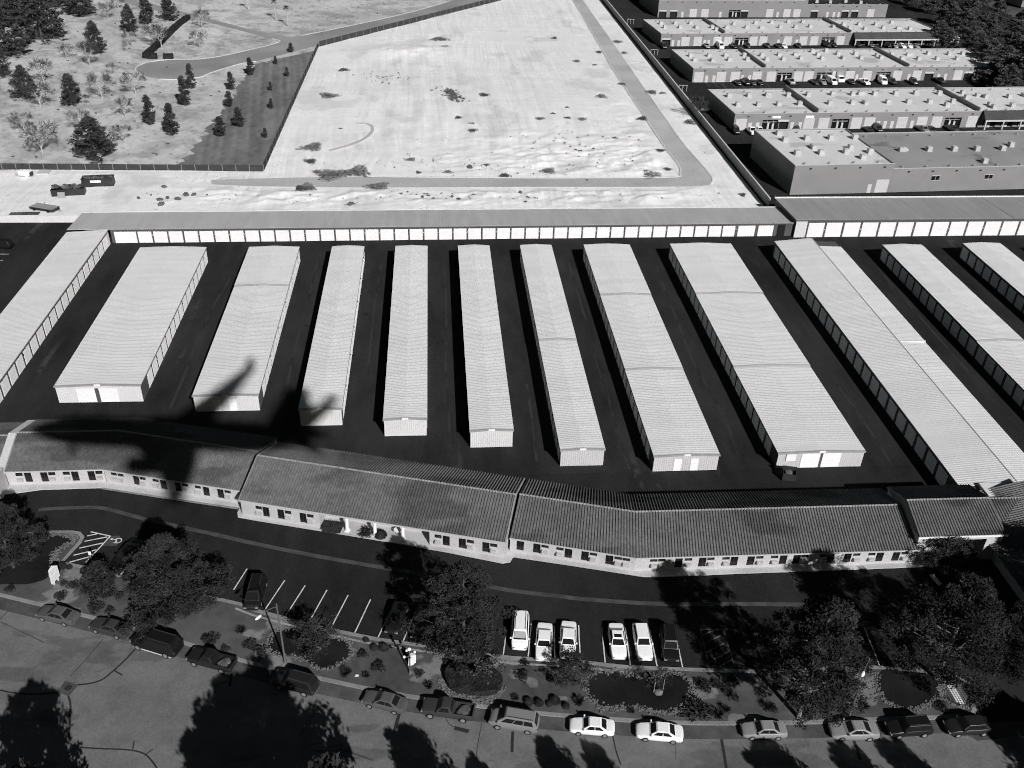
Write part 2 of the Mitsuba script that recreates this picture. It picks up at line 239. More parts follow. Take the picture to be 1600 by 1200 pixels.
# ---- the street and its kerb
KERB = spline([(-55.71, 81.98), (-50.73, 80.12), (-45.10, 78.17), (-40.74, 76.61), (-33.81, 74.20), (-27.34, 71.50), (-21.80, 69.20), (-18.10, 67.89), (-13.01, 66.28), (-8.23, 64.79), (-2.73, 63.29), (4.06, 61.81), (9.60, 60.73), (12.53, 60.26), (17.39, 59.54), (23.57, 58.82), (29.61, 58.42), (34.80, 58.22), (38.62, 58.10), (44.08, 58.11), (50.77, 57.99), (53.55, 58.00)], 4)
street_edge = np.vstack([KERB, [(53.6, 56.8), (56, 57.5), (140, 57.5)]])
struct('street', slab(np.vstack([street_edge, [(140, 10), (-110, 10), (-110, 84)]]), -.5, -.03), 'm_street', 'grey street along the bottom with dark sealed cracks')
put('gutter', strip(np.vstack([KERB, [(54.2, 56.9), (60, 57.3), (80, 57.4), (110, 57.4)]]), 1.75, -.2, .0, shift=-.85), 'm_gutter', parent='street')
BEDTOP = [(-59.42, 91.14), (-48.84, 90.75), (-46.04, 90.68), (-45.03, 90.40), (-44.42, 89.68), (-44.45, 88.75), (-45.53, 85.22), (-41.58, 83.95), (-38.43, 82.75), (-32.14, 80.47), (-23.18, 77.43), (-21.21, 76.35), (-16.67, 74.58), (-12.97, 73.18), (-7.20, 71.41), (-1.75, 70.14), (4.05, 68.77), (7.52, 68.06), (15.28, 67.06), (19.59, 66.23), (24.08, 65.74), (30.31, 65.16), (33.79, 64.89), (38.77, 64.81), (44.35, 64.88), (47.76, 64.70), (52.16, 63.95), (56.01, 62.89), (57.06, 61.56), (56.77, 60.16), (55.14, 58.39)]
struct('planting_bed', slab(np.vstack([BEDTOP, KERB[::-1]]), -.3, .12), 'm_bed', 'bare earth planting bed between the car park and the street')
struct('kerb', strip(KERB, .42, -.2, .15, shift=.1), 'm_kerb', 'pale concrete kerb along the street')
struct('kerb_strip', strip(np.array(BEDTOP), .45, -.1, .16), 'm_kerb', 'pale concrete kerb between the car park and the planting bed')
put('inner_strip', strip(np.array(BEDTOP[10:20]), .22, .0, .17, shift=-.75), 'm_pale_concrete', parent='kerb_strip')
lw = [('left', [(-56.68, 89.98), (-49.02, 89.88), (-47.54, 90.04), (-46.06, 89.75), (-45.56, 89.15), (-45.93, 88.36), (-46.71, 87.48), (-47.10, 86.61), (-46.95, 85.72), (-46.48, 84.72), (-46.24, 82.89), (-47.14, 82.10), (-49.19, 81.78), (-53.94, 82.93)]),
      ('under the street lamp', [(-19.14, 71.32), (-18.95, 72.45), (-18.27, 73.23), (-16.17, 73.36), (-14.35, 72.80), (-12.70, 72.14), (-10.90, 71.59), (-10.04, 70.53), (-9.90, 69.08), (-10.83, 68.36), (-11.96, 67.60), (-13.15, 67.66), (-14.42, 68.54), (-15.18, 69.23), (-16.76, 69.60), (-18.24, 69.78), (-18.94, 70.53)]),
      ('round a young staked tree', [(14.96, 63.96), (15.46, 64.98), (16.34, 65.68), (17.74, 65.67), (20.26, 65.11), (22.81, 64.77), (24.64, 65.10), (25.77, 64.66), (26.32, 63.68), (26.17, 62.34), (25.27, 61.07), (24.25, 60.33), (23.18, 60.09), (21.57, 60.41), (19.33, 61.04), (17.29, 60.89), (16.16, 61.15), (15.51, 61.88), (15.04, 62.72)]),
      ('below the clumpy pine on the right', [(46.57, 63.16), (47.23, 63.88), (48.39, 64.47), (50.62, 64.58), (52.97, 64.13), (54.06, 62.99), (53.26, 61.34), (52.25, 60.36), (50.41, 59.44), (48.17, 59.12), (46.93, 59.87), (46.44, 60.97), (46.31, 62.12)])]
rng = np.random.default_rng(5)
ico = trimesh.creation.icosphere(subdivisions=0)
def rocks(line, width, count, size, rng, z=.12):
    m = MB(); p = np.asarray(line, float); L = np.r_[0, np.cumsum(np.linalg.norm(np.diff(p, axis=0), axis=1))]
    for s in rng.uniform(0, L[-1], count):
        c = np.array([np.interp(s, L, p[:, 0]), np.interp(s, L, p[:, 1])]) + rng.normal(0, width, 2)
        r = size * rng.uniform(.6, 1.5); v = ico.vertices * rng.uniform(.6, 1.2, 3) * r * (1 + rng.uniform(-.15, .15, (12, 1)))
        m.raw(turn(v, rng.uniform(0, 6)) + [c[0], c[1], z + r * .25], ico.faces)
    return m.mesh()
for n_, poly in lw:
    o = spline(poly, 4, True)
    struct('lawn', slab(o, -.1, .16), 'm_grass', 'dark grass island ' + n_)
def border(n_, line, width, count):
    put('river_rocks', rocks(line, width * .8, int(count * .6), .10, rng), 'm_rock', label='band of pale river rocks ' + n_, cat='rocks', kind='stuff')
c2 = spline(lw[1][1], 4, True); border('round the grass island under the street lamp', np.vstack([c2, c2[:1]]), .25, 900)
c3 = spline(lw[2][1], 4, True); border('round the grass island of the young staked tree', np.vstack([c3, c3[:1]]) + [0, 0], .28, 1500)
c4 = spline(lw[3][1], 4, True); border('round the grass island below the clumpy pine', np.vstack([c4[12:], c4[:4]]), .25, 900)
c1 = spline(lw[0][1][1:11], 4); border('along the leftmost grass island', c1 + [.35, .2], .35, 700)
border('between the oval hedge and the kerb', [(0.47, 63.68), (1.52, 63.06), (3.10, 62.58), (4.44, 62.67), (5.47, 63.18), (6.00, 64.13)], .32, 700)
border('beside the parked pickup with a full bed', [(-0.18, 65.62), (0.08, 64.52), (0.47, 63.85)], .3, 200)
# ---- painted lines of the car park
def line(a, b, w=.13, mat='m_paint', zt=.042, parent='parking_lot', name='painted_line'):
    put(name, strip(np.array([a, b]), w, .0, zt), mat, parent=parent)
for a, b in zip([(-24.31, 79.80), (-20.43, 75.92), (-17.88, 75.12), (-15.07, 74.22), (-12.49, 73.34), (-9.80, 72.46), (-7.21, 71.59), (-4.43, 70.91), (6.57, 68.47), (9.27, 67.98), (12.16, 67.39), (14.92, 66.99), (17.61, 66.59), (20.32, 66.36), (23.22, 66.04), (25.98, 65.73), (45.20, 65.01), (47.83, 64.87), (-34.49, 81.72)],
                [(-23.32, 83.23), (-18.58, 81.09), (-16.07, 80.14), (-13.46, 79.29), (-10.93, 78.35), (-8.29, 77.52), (-5.60, 76.59), (-2.86, 75.86), (7.25, 72.18), (10.08, 72.90), (12.67, 72.49), (15.46, 72.45), (18.05, 72.04), (20.74, 71.81), (23.46, 71.39), (26.31, 71.25), (45.32, 66.79), (48.33, 70.56), (-31.25, 86.57)]): line(a, b)
for l in ([(-43.72, 90.68), (-41.09, 89.77)], [(-41.09, 89.77), (-42.68, 85.17)], [(-43.94, 89.94), (-42.85, 90.25)], [(-43.95, 88.94), (-41.44, 89.64)], [(-44.21, 87.74), (-41.70, 88.54)], [(-44.53, 86.51), (-42.08, 87.34)], [(-44.67, 85.29), (-42.53, 86.16)]): line(l[0], l[1], .16, zt=.044)
for l in ([(29.24, 71.13), (31.90, 71.00)], [(29.24, 71.13), (28.94, 65.68)], [(31.90, 71.00), (31.75, 65.54)], [(29.18, 70.19), (30.78, 70.98)], [(29.13, 69.03), (32.03, 70.45)], [(29.10, 67.83), (31.97, 69.24)], [(29.01, 66.45), (31.88, 67.91)], [(29.93, 65.74), (31.82, 66.75)]): line(l[0], l[1], .13, 'm_paint_worn')
line(*[(-38.03, 82.89), (-37.77, 83.46)], .15)
put('worn_strip', strip(spline([(-51.58, 95.17), (-49.90, 95.36), (-45.28, 95.42), (-43.17, 95.08), (-40.03, 93.82), (-36.73, 92.45), (-28.78, 89.70), (-22.93, 87.58), (-14.82, 84.94), (-5.78, 82.33), (2.28, 79.92), (8.29, 78.17), (13.87, 76.98), (17.20, 76.31), (25.76, 75.20), (36.37, 74.69), (42.82, 74.28)], 5), .62, .0, .04), 'm_old_strip', parent='parking_lot')
# wheelchair symbol: head, back and seat, wheel
wx, wy = -40.04, 88.90
m = MB(); t = np.linspace(-2.2, 2.6, 18); R = .42
sym = [np.c_[wx + .12 + R * np.cos(t), wy + R * np.sin(t)], np.array([(wx - .52, wy + .25), (wx - .12, wy + .18), (wx - .1, wy - .3)]), np.array([(wx - .12, wy + .18), (wx + .0, wy - .22), (wx - .30, wy - .42)])]
for s_ in sym: m.add(strip(s_, .13, 0, .043))
m.add(slab([(wx - .72 + .16 * math.cos(a), wy + .3 + .16 * math.sin(a)) for a in np.linspace(0, 6.28, 12)[:-1]], 0, .043))
put('wheelchair_symbol', m.mesh(), 'm_paint', parent='parking_lot')
put('blue_patch', slab([(wx - 1.5, wy - .9), (wx + .2, wy - .95), (wx + .2, wy + .9), (wx - 1.4, wy + .9)], 0, .036), 'm_old_strip', parent='parking_lot')
# ---- sealed cracks, patches and a manhole in the street
def seam(pts, w, mat='m_tar'): put('tar_seam', strip(spline(pts, 5), w, -.2, -.022), mat, parent='street')
seam([(-45.71, 66.66), (-44.29, 66.26), (-42.62, 66.01), (-41.00, 65.95), (-39.69, 66.08)], .17); seam([(-33.36, 71.47), (-33.95, 70.18), (-34.80, 68.72), (-35.69, 67.51), (-36.86, 67.05), (-38.27, 66.92)], .2); seam([(-38.59, 65.62), (-38.00, 64.50), (-37.45, 62.55), (-36.89, 60.47)], .2)
seam([(-35.47, 59.31), (-33.27, 59.04), (-30.78, 58.78), (-29.12, 58.25), (-27.94, 57.13), (-27.40, 56.41)], .16); seam([(-30.33, 58.81), (-30.45, 59.76)], .12); seam([(-29.01, 58.10), (-28.41, 58.74)], .12); seam([(-49.24, 76.14), (-46.46, 74.61), (-43.40, 72.86)], .12, 'm_gutter'); seam([(-49.38, 76.50), (-48.90, 78.04)], .12, 'm_gutter')
seam([(-37.21, 73.12), (-38.13, 70.50), (-39.13, 68.10)], .06); seam([(-34.77, 68.61), (-33.78, 67.97)], .16); seam([(-22.40, 67.77), (-22.32, 65.89)], .25); seam([(-22.53, 66.62), (-23.47, 66.36), (-23.88, 65.77), (-23.57, 65.14)], .07)
seam([(-4.56, 61.56), (-4.98, 59.58)], .35); seam([(-12.46, 63.96), (-13.10, 62.21), (-14.26, 59.61)], .05); seam([(3.81, 59.96), (3.28, 57.37), (3.06, 55.77)], .07); seam([(6.90, 58.85), (6.64, 56.47)], .3); seam([(16.92, 57.74), (16.97, 56.08), (17.16, 54.46)], .14); seam([(27.86, 56.78), (27.66, 55.13), (27.46, 53.54)], .3); seam([(23.03, 56.48), (22.71, 54.69)], .05); seam([(41.30, 55.86), (41.22, 54.75), (41.09, 53.67)], .3)
seam([(0.17, 60.73), (0.64, 59.94), (1.52, 59.51)], .07); seam([(1.04, 59.58), (2.47, 59.08)], .45)
for k in range(9):                                        # the net of crack sealing near the lower middle
    a = [(-13.64, 58.30), (-11.79, 58.56), (-11.43, 58.00), (-10.05, 58.28), (-10.28, 57.21), (-12.14, 57.32), (-8.38, 56.58), (-13.11, 57.73), (-9.68, 57.54), (-6.97, 56.32)][k:k + 2]
    seam(a, .12 + .05 * (k % 3), 'm_gutter')
put('manhole_patch', slab([(-39.83, 66.15), (-39.50, 67.50), (-37.98, 66.91), (-38.46, 65.48)], -.2, -.018), 'm_old_strip', parent='street')
cx, cy = -38.89, 66.59
put('manhole_cover', slab([(cx + .38 * math.cos(a), cy + .38 * math.sin(a)) for a in np.linspace(0, 6.28, 16)[:-1]], -.2, -.012), 'm_tar', parent='street')
matte('m_streak', lambda p, n, uv: mi.Color3f(  .026 + .016 * smoothstep(.30, .62, fbm(p.x * .9, p.y * .35, 2.0, 3))))
for l in ([(-10.86, 168.85), (-11.08, 159.69), (-11.34, 149.41), (-11.34, 135.73), (-11.23, 126.16)], [(1.46, 165.05), (1.63, 155.47), (1.60, 144.34), (1.21, 128.23), (1.39, 123.42), (1.48, 114.54), (1.41, 106.91)], [(-23.44, 169.02), (-23.46, 155.94), (-23.72, 140.38), (-23.79, 130.92), (-23.55, 121.89)], [(13.99, 123.04), (14.00, 116.27), (13.90, 110.00), (13.69, 103.07)], [(26.45, 168.35), (26.51, 159.05), (26.52, 148.00), (26.56, 136.38), (26.19, 128.52), (26.54, 120.80), (26.40, 112.44), (26.41, 105.62), (26.46, 100.76)], [(44.12, 165.88), (43.48, 154.71), (43.09, 142.23), (42.60, 131.67), (42.92, 123.12), (43.40, 112.29), (42.87, 103.48)], [(64.53, 121.52), (64.72, 113.29), (64.74, 105.40), (64.52, 98.75)], [(-39.03, 161.51), (-40.10, 150.00), (-40.46, 138.07), (-40.17, 127.01), (-40.25, 117.62)], [(89.34, 163.75), (89.01, 154.55), (88.82, 142.99), (88.61, 133.71), (88.44, 124.74)]):
    put('worn_streak', strip(spline(l, 6), .40, -.1, .004), 'm_streak', parent='storage_yard')
# ---- pale sidewalk before the offices
struct('sidewalk', slab([(-62.31, 98.29), (-57.47, 98.22), (-52.63, 99.21), (-45.03, 99.30), (-35.95, 96.96), (-26.03, 94.50), (-26.19, 93.49), (-25.96, 92.61), (-23.59, 91.90), (-16.92, 90.03), (-10.36, 88.20), (-5.92, 86.95), (0.84, 84.92), (7.45, 82.72), (8.41, 82.90), (8.87, 83.77), (15.66, 82.01), (22.48, 80.17), (24.35, 79.65), (27.08, 79.52), (35.86, 79.66), (50.00, 79.68), (60.32, 79.77), (62.24, 83.85), (25.09, 85.48), (9.35, 92.27), (-24.98, 100.97), (-46.71, 106.06), (-65.75, 106.77)], -.3, .16), 'm_walk', 'pale concrete walkway in front of the tile roofed offices')
put('kerb_line', strip(spline([(-44.74, 99.16), (-35.92, 96.83), (-26.25, 94.32)], 4), .18, 0, .165), 'm_kerb', parent='sidewalk')
put('corner_strip', strip([(60.07, 78.36), (60.34, 76.59)], .5, 0, .2), 'm_white_wall', parent='planting_bed')

# ================================================================= STORAGE ROWS
def rib_roof(L, prof_z, pitch=.44, rh=.03, z_of=None):
    """roof sheets with raised ribs: runs from y=0 to L, section given by prof_z = [(x, z), ...] across"""
    ys = [];
    for k in range(int(L / pitch)):
        for o, h in ((0, 0), (.05, rh), (.13, rh), (.18, 0)): ys.append((k * pitch + o, h))
    ys.append((L, 0)); ys = np.array(ys); n = len(prof_z); v = []
    for x, z in prof_z: v.append(np.c_[np.full(len(ys), x), ys[:, 0], z + ys[:, 1]])
    v = np.vstack(v); m = len(ys); f = []
    for a in range(n - 1):
        i = np.arange(m - 1); p, q = a * m + i, (a + 1) * m + i
        f += [np.c_[p, q, q + 1], np.c_[p, q + 1, p + 1]]
    f = np.vstack(f)
    return trimesh.Trimesh(v, f, process=False)
def rolldoor(w, h):
    """a roll-up door: curtain of slats in a frame, in the xz plane, facing -y"""
    m = MB(); k = 9
    for i in range(k):
        z0, z1 = h * i / k, h * (i + 1) / k
        m.raw([(0, 0, z0), (w, 0, z0), (w, -.035, z0 + .05), (0, -.035, z0 + .05), (w, -.035, z1 - .02), (0, -.035, z1 - .02), (w, 0, z1), (0, 0, z1)], [[0, 1, 2], [0, 2, 3], [3, 2, 4], [3, 4, 5], [5, 4, 6], [5, 6, 7]])
    m.box(-.03, 0, -.05, .02, 0, h); m.box(w, w + .03, -.05, .02, 0, h)
    return mk(m.mesh())
DOOR = rolldoor(2.6, 2.45); DOOR_BIG = rolldoor(3.45, 3.3); DOOR_WIDE = rolldoor(4.2, 2.45); DOOR_SMALL = rolldoor(1.0, 2.1)
mm = MB(); mm.box(-.12, .12, -.16, 0, 2.0, 2.2); mm.box(-.07, .07, -.1, 0, 1.2, 1.42); FIX = mk(mm.mesh())
mm = MB(); mm.box(-.45, .45, -.06, 0, 0, .3); PLATE = mk(mm.mesh())
def siding(w, zfun, t=.0):
    """upright ribbed cladding in the xz plane facing -y, top following zfun(x)"""
    xs = []
    for k in range(int(w / .3)):
        for o, d in ((0, 0), (.04, -.03), (.12, -.03), (.16, 0)): xs.append((k * .3 + o, d))
    xs.append((w, 0)); xs = np.array(xs); n = len(xs)
    v = np.vstack([np.c_[xs[:, 0], xs[:, 1], np.zeros(n)], np.c_[xs[:, 0], xs[:, 1], [zfun(x) for x in xs[:, 0]]]]); i = np.arange(n - 1)
    return trimesh.Trimesh(v, np.vstack([np.c_[i, i + 1, n + i + 1], np.c_[i, n + i + 1, n + i]]), process=False)
def face(x, y, face_dir):
    """placement of a thing modelled in the xz plane facing -y; face_dir 'S' (towards the street), 'E' or 'W'"""
    return T().translate([x, y, 0]).rotate([0, 0, 1], {'S': 0, 'E': 90, 'W': -90}[face_dir])
def storage(label, x0, x1, y0, y1, cuts=(), west=True, east=True, h=3.0, rise=.22, per=3.05, end='m_siding', front=(), skip=.5):
    k = thing('storage_building', label, 'storage building', 'rows of storage units')
    w = x1 - x0; xm = w / 2; ys = [y1, *cuts, y0]; dz = .14
    zt = lambda i: -dz * i
    m = MB()
    for i in range(len(ys) - 1):
        a, b, o = ys[i + 1], ys[i], zt(i)
        m.add(m3.CrossSection([[(x0 + .12, 0), (x1 - .12, 0), (x1 - .12, h + o - .06), (x0 + xm, h + rise + o - .06), (x0 + .12, h + o - .06)]]).extrude(b - a - (.05 if i == len(ys) - 2 else 0)).rotate([90, 0, 0]).translate([0, b, 0]))
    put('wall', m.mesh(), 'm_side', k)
    for i in range(len(ys) - 1):
        a, b, o = ys[i + 1], ys[i], zt(i)
        r = put('roof', rib_roof(b - a, [(0, h + o - .08), (0, h + o), (xm, h + rise + o), (w, h + o), (w, h + o - .08)]), 'm_roof_white', k, tw=T().translate([x0, a, 0]))
        for xe in (x0, x1):
            m = MB(); m.box(xe - .04, xe + .04, a, b, h + o - .24, h + o - .09); put('eave_trim', m.mesh(), 'm_trim', r)
        if i < len(ys) - 2:                      # the step to the next, slightly lower length of roof
            m = MB()
            for (xa, za), (xb, zb) in (((x0, h), (x0 + xm, h + rise)), ((x0 + xm, h + rise), (x1, h))):
                m.raw([(xa, a - .22, za + o - .11), (xb, a - .22, zb + o - .11), (xb, a - .02, zb + o + .05), (xa, a - .02, za + o + .05), (xb, a + .1, zb + o + .05), (xa, a + .1, za + o + .05)], [[0, 1, 2], [0, 2, 3], [3, 2, 4], [3, 4, 5]])
            put('step_flashing', m.mesh(), 'm_roof_dull', r)
    o = zt(len(ys) - 2); zf = lambda x: h + o - .2 + rise * (1 - abs(x + .12 - xm) / xm)
    put('end_wall', siding(w - .24, zf), end, k, tw=T().translate([x0 + .12, y0 + .04, 0]))
    m = MB()
    for (xa, za), (xb, zb) in (((x0 - .03, h), (x0 + xm, h + rise)), ((x0 + xm, h + rise), (x1 + .03, h))):
        m.raw([(xa, y0 - .1, za + o - .24), (xb, y0 - .1, zb + o - .24), (xb, y0 - .1, zb + o + .03), (xa, y0 - .1, za + o + .03), (xb, y0 + .12, zb + o + .05), (xa, y0 + .12, za + o + .05), (xa, y0 + .05, za + o - .24), (xb, y0 + .05, zb + o - .24)], [[0, 1, 2], [0, 2, 3], [3, 2, 4], [3, 4, 5], [6, 7, 1], [6, 1, 0]])
    put('gable_trim', m.mesh(), 'm_roof_dull', k)
    put('number_plate', PLATE, 'm_plate', k, tw=T().translate([x0 + xm, y0 - .11, h + rise + o - .22]))
    for xx, on, fd in ((x0 + .12, west, 'W'), (x1 - .12, east, 'E')):
        if not on: continue
        n = int((y1 - y0 - skip) / per)
        for q in range(n):
            y = y1 - skip - q * per
            put('door', DOOR, 'm_door', k, tw=face(xx, y - (2.34 if fd == 'E' else 0), fd).scale([.9, 1, 1]))
            if q % 3 == 1: put('wall_light', FIX, 'm_fixture', k, tw=face(xx, y + .22, fd))
    for kind, x in front:
        put('door', {'big': DOOR, 'small': DOOR_SMALL}[kind], 'm_door', k, tw=face(x, y0 + .02, 'S'))
    bigs = [x for kd_, x in front if kd_ == 'big']
    if len(bigs) == 2:
        m = MB(); m.box(bigs[0] + 2.64, bigs[1] - .04, y0 - .04, y0 + .06, 0, 2.5); put('door_post', m.mesh(), 'm_side', k)
    return k
storage('leftmost free standing storage row, white roofed with two wide doors in its end', -57.1, -44.5, 119.95, 169.2, front=[('big', -57.1 + [(3.10, 0.43)][0][0]), ('big', -57.1 + [(6.36, 0.36)][0][0])])
storage('white roofed storage row second from the left, crossed by the wing shadow', -36.4, -26.7, 116.95, 169.2, cuts=(152.6,), front=[('small', -36.4 + [(2.88, 0.27)][0][0]), ('small', -36.4 + [(5.24, 0.36)][0][0])])
storage('narrow white roofed storage row third from the left, under the tail shadow', -20.4, -14.1, 112.7, 169.3)
storage('narrow white roofed storage row fourth from the left, first right of the tail shadow', -8.05, -1.7, 109.7, 169.3, west=False)
storage('narrow white roofed storage row fifth from the left', 4.3, 10.6, 106.5, 169.4, west=False)
storage('narrow white roofed storage row sixth from the left, with one roof step', 16.7, 23.05, 101.7, 169.5, cuts=(131.9,), end='m_siding_grey')
k7 = storage('medium wide storage row seventh from the left, with two narrow doors in its end', 29.55, 38.95, 100.0, 169.6, cuts=(147.9, 122.5), end='m_siding_grey', front=[('small', 29.5 + [(3.09, 0.41)][0][0]), ('small', 29.5 + [(5.48, 0.34)][0][0])])
k8 = storage('wide storage row with a white board and two doors in its end wall', 47.25, 59.95, 100.05, 169.8, cuts=(148.0, 122.9), end='m_siding_grey', front=[('big', 47.3 + [(3.54, 0.65)][0][0]), ('big', 47.3 + [(6.59, 0.56)][0][0])])
m = MB(); m.box(48.55, 49.95, 99.93, 100.0, 1.35, 2.5); put('white_board', m.mesh(), 'm_plate', k8)
storage('storage row second from the right, its near end outside the picture', 91.55, 100.0, 78, 168.8, cuts=(129.7,), east=False)
storage('rightmost storage row, only its far half in view', 109.1, 117.3, 100, 169.4, east=False)
storage('storage row beyond the right edge whose shadow enters the picture', 126.6, 135, 100, 169.4, west=False, east=False)
# the split-level row: a high lean-to roof on the left, a lower one on the right
k9 = thing('split_storage_building', 'long split level storage row with its higher roof on the left', 'storage building', 'rows of storage units')
m = MB(); m.add(m3.CrossSection([[(69.45, 0), (82.2, 0), (82.2, 2.9), (77.1, 3.1), (77.1, 3.6), (69.45, 2.95)]]).extrude(80.5).rotate([90, 0, 0]).translate([0, 170.6, 0]))
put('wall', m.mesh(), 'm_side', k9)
r9 = put('upper_roof', rib_roof(79.5, [(0, 2.92), (0, 3.02), (7.7, 3.7), (7.7, 3.45)]), 'm_roof_white', k9, tw=T().translate([69.35, 91.3, 0]))
for a, b, dz in ((129.5, 167.8, 0.1), (91.3, 129.5, 0)): put('lower_roof', rib_roof(b - a, [(0, 3.2 + dz), (5.25, 2.98 + dz), (5.25, 2.85 + dz)]), 'm_roof_white', k9, tw=T().translate([77.1, a, 0]))
m = MB(); m.box(77.04, 77.2, 91.3, 170.8, 3.3, 3.76); put('roof_step', m.mesh(), 'm_roof_dull', r9)
m = MB(); m.box(77.1, 82.3, 129.3, 129.55, 3.0, 3.3); put('step_flashing', m.mesh(), 'm_roof_white', k9)
m = MB(); m.box(69.32, 69.4, 91.3, 170.8, 2.78, 2.93); put('eave_trim', m.mesh(), 'm_trim', r9)
for q in range(23): put('door', DOOR, 'm_door', k9, tw=face(69.43, 169.6 - q * 3.3, 'W').scale([.96, 1, 1]))
# the L-shaped building round the yard: back row and left row
AB = .0165
def back(x, y=0.0, z=0.0): return T().translate([-65.2, 177.75, 0]).rotate([0, 0, 1], math.degrees(AB)).translate([x, y, z])
kb = thing('perimeter_building', 'long low storage building along the back and left of the yard, grey back roof', 'storage building')
m = MB(); m.add(m3.CrossSection([[(.1, 0), (9.9, 0), (9.9, 2.5), (.1, 3.0)]]).extrude(142.2).rotate([90, 0, 90]))
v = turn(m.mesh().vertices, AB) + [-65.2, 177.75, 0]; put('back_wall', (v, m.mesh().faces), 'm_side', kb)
def lean(L, w, zf, zr, pitch=.45):
    r = rib_roof(L, [(0, zf - .1), (0, zf), (w, zr), (w, zr - .1)], pitch, .03); v = r.vertices
    return np.c_[v[:, 1], v[:, 0], v[:, 2]], r.faces[:, ::-1]
rb = put('back_roof', lean(150.4, 10.3, 3.12, 2.55), 'm_roof_grey', kb, tw=back(-8.2, -.12))
m = MB(); m.box(0, 142.2, -.12, 0, 2.78, 3.0); put('fascia', m.mesh(), 'm_trim', rb, tw=back(0))
m = MB(); m.box(-8.1, 142.2, 10.0, 10.12, 2.5, 2.68); put('rear_edge', m.mesh(), 'm_white_wall', rb, tw=back(0))
put('door', DOOR_WIDE, 'm_door', kb, tw=back(.7, .08))
nb = 41
for q in range(nb):
    x = 5.3 + q * 3.03
    put('door', DOOR, 'm_door', kb, tw=back(x, .08))
    put('latch_box', FIX if q % 5 == 2 else PLATE, 'm_fixture' if q % 5 == 2 else 'm_plate', kb, tw=back(x + 2.82, .08, 0 if q % 5 == 2 else 1.5) if q % 5 == 2 else back(x + 2.82, .08, 1.6).scale([.14, 1, .5]))
put('door', DOOR_WIDE, 'm_door', kb, tw=back(5.3 + nb * 3.03 + .3, .08).scale([.88, 1, 1]))
put('door', DOOR, 'm_door', kb, tw=back(134.3, .08).scale([1.25, 1, 1]))
m = MB(); m.add(m3.CrossSection([[(-73.2, 0), (-65.6, 0), (-65.6, 2.95), (-73.2, 2.45)]]).extrude(63.5).rotate([90, 0, 0]).translate([0, 177.6, 0])); put('left_wall', m.mesh(), 'm_side', kb)
rl = put('left_roof', rib_roof(63.45, [(0, 2.45), (0, 2.55), (7.95, 3.08), (7.95, 2.95)]), 'm_roof_white', kb, tw=T().translate([-73.4, 114.2, 0]))
m = MB(); m.box(-65.55, -65.43, 114.2, 176.6, 2.72, 2.95); put('fascia', m.mesh(), 'm_trim', rl)
m = MB(); m.box(-73.52, -73.35, 114.2, 177.4, 2.46, 2.66); put('gutter', m.mesh(), 'm_white_wall', rl)
for q in range(20):
    put('door', DOOR, 'm_door', kb, tw=face(-65.58, 173.75 - q * 3.05, 'E').scale([.9, 1, 1]))
    if q % 4 == 2: put('wall_light', FIX, 'm_fixture', kb, tw=face(-65.58, 173.4 - q * 3.05, 'E'))
m = MB(); m.box(-65.58, -65.5, 176.0, 177.4, 0, 2.6); put('corner_panel', m.mesh(), 'm_siding', kb)
# the taller back row on the right
AT = .0125
def tall(x, y=0.0, z=0.0): return T().translate([76.9, 179.3, 0]).rotate([0, 0, 1], math.degrees(AT)).translate([x, y, z])
kt = thing('tall_perimeter_building', 'taller storage building with wide doors closing the yard at back right', 'storage building')
m = MB(); m.add(m3.CrossSection([[(.1, 0), (13.4, 0), (13.4, 3.6), (.1, 4.0)]]).extrude(150).rotate([90, 0, 90]))
v = turn(m.mesh().vertices, AT) + [76.9, 179.3, 0]; put('wall', (v, m.mesh().faces), 'm_side', kt)
for a, b in ((0, 49), (49.15, 150)): rt = put('roof', lean(b - a, 13.8, 4.14, 3.6), 'm_roof_dull', kt, tw=tall(a - .3, -.12))
m = MB(); m.box(-.3, 150, -.13, 0, 3.78, 4.02); put('fascia', m.mesh(), 'm_trim', kt, tw=tall(0))
m = MB(); m.box(-.3, 150, 13.5, 13.7, 3.5, 3.86); put('rear_parapet', m.mesh(), 'm_white_wall', kt, tw=tall(0))
put('end_panel', siding(2.5, lambda x: 3.75), 'm_siding', kt, tw=tall(.0, .08))
for q in range(30):
    put('door', DOOR_BIG, 'm_door', kt, tw=tall(2.9 + q * 4.0, .08))
    put('latch_box', FIX if q % 5 == 1 else PLATE, 'm_fixture' if q % 5 == 1 else 'm_plate', kt, tw=tall(2.9 + q * 4.0 + 3.72, .08) if q % 5 == 1 else tall(2.9 + q * 4 + 3.72, .08, 1.7).scale([.16, 1, .5]))
m = MB(); m.box(0, 1.5, -.06, .06, 0, 2.75); put('passage_gate', m.mesh(), 'm_black', kt, tw=T().translate([73.4, 179.95, 0]))
# white wall at the left
kw = thing('white_wall', 'long white block wall at the left behind the dark lot', 'wall')
for a in range(12):
    m = MB(); m.box(-73.6 - a * 10 - 9.98, -73.6 - a * 10, 188.45, 188.65, 0, 1.62); put('wall_panel', m.mesh(), 'm_white_wall', kw)
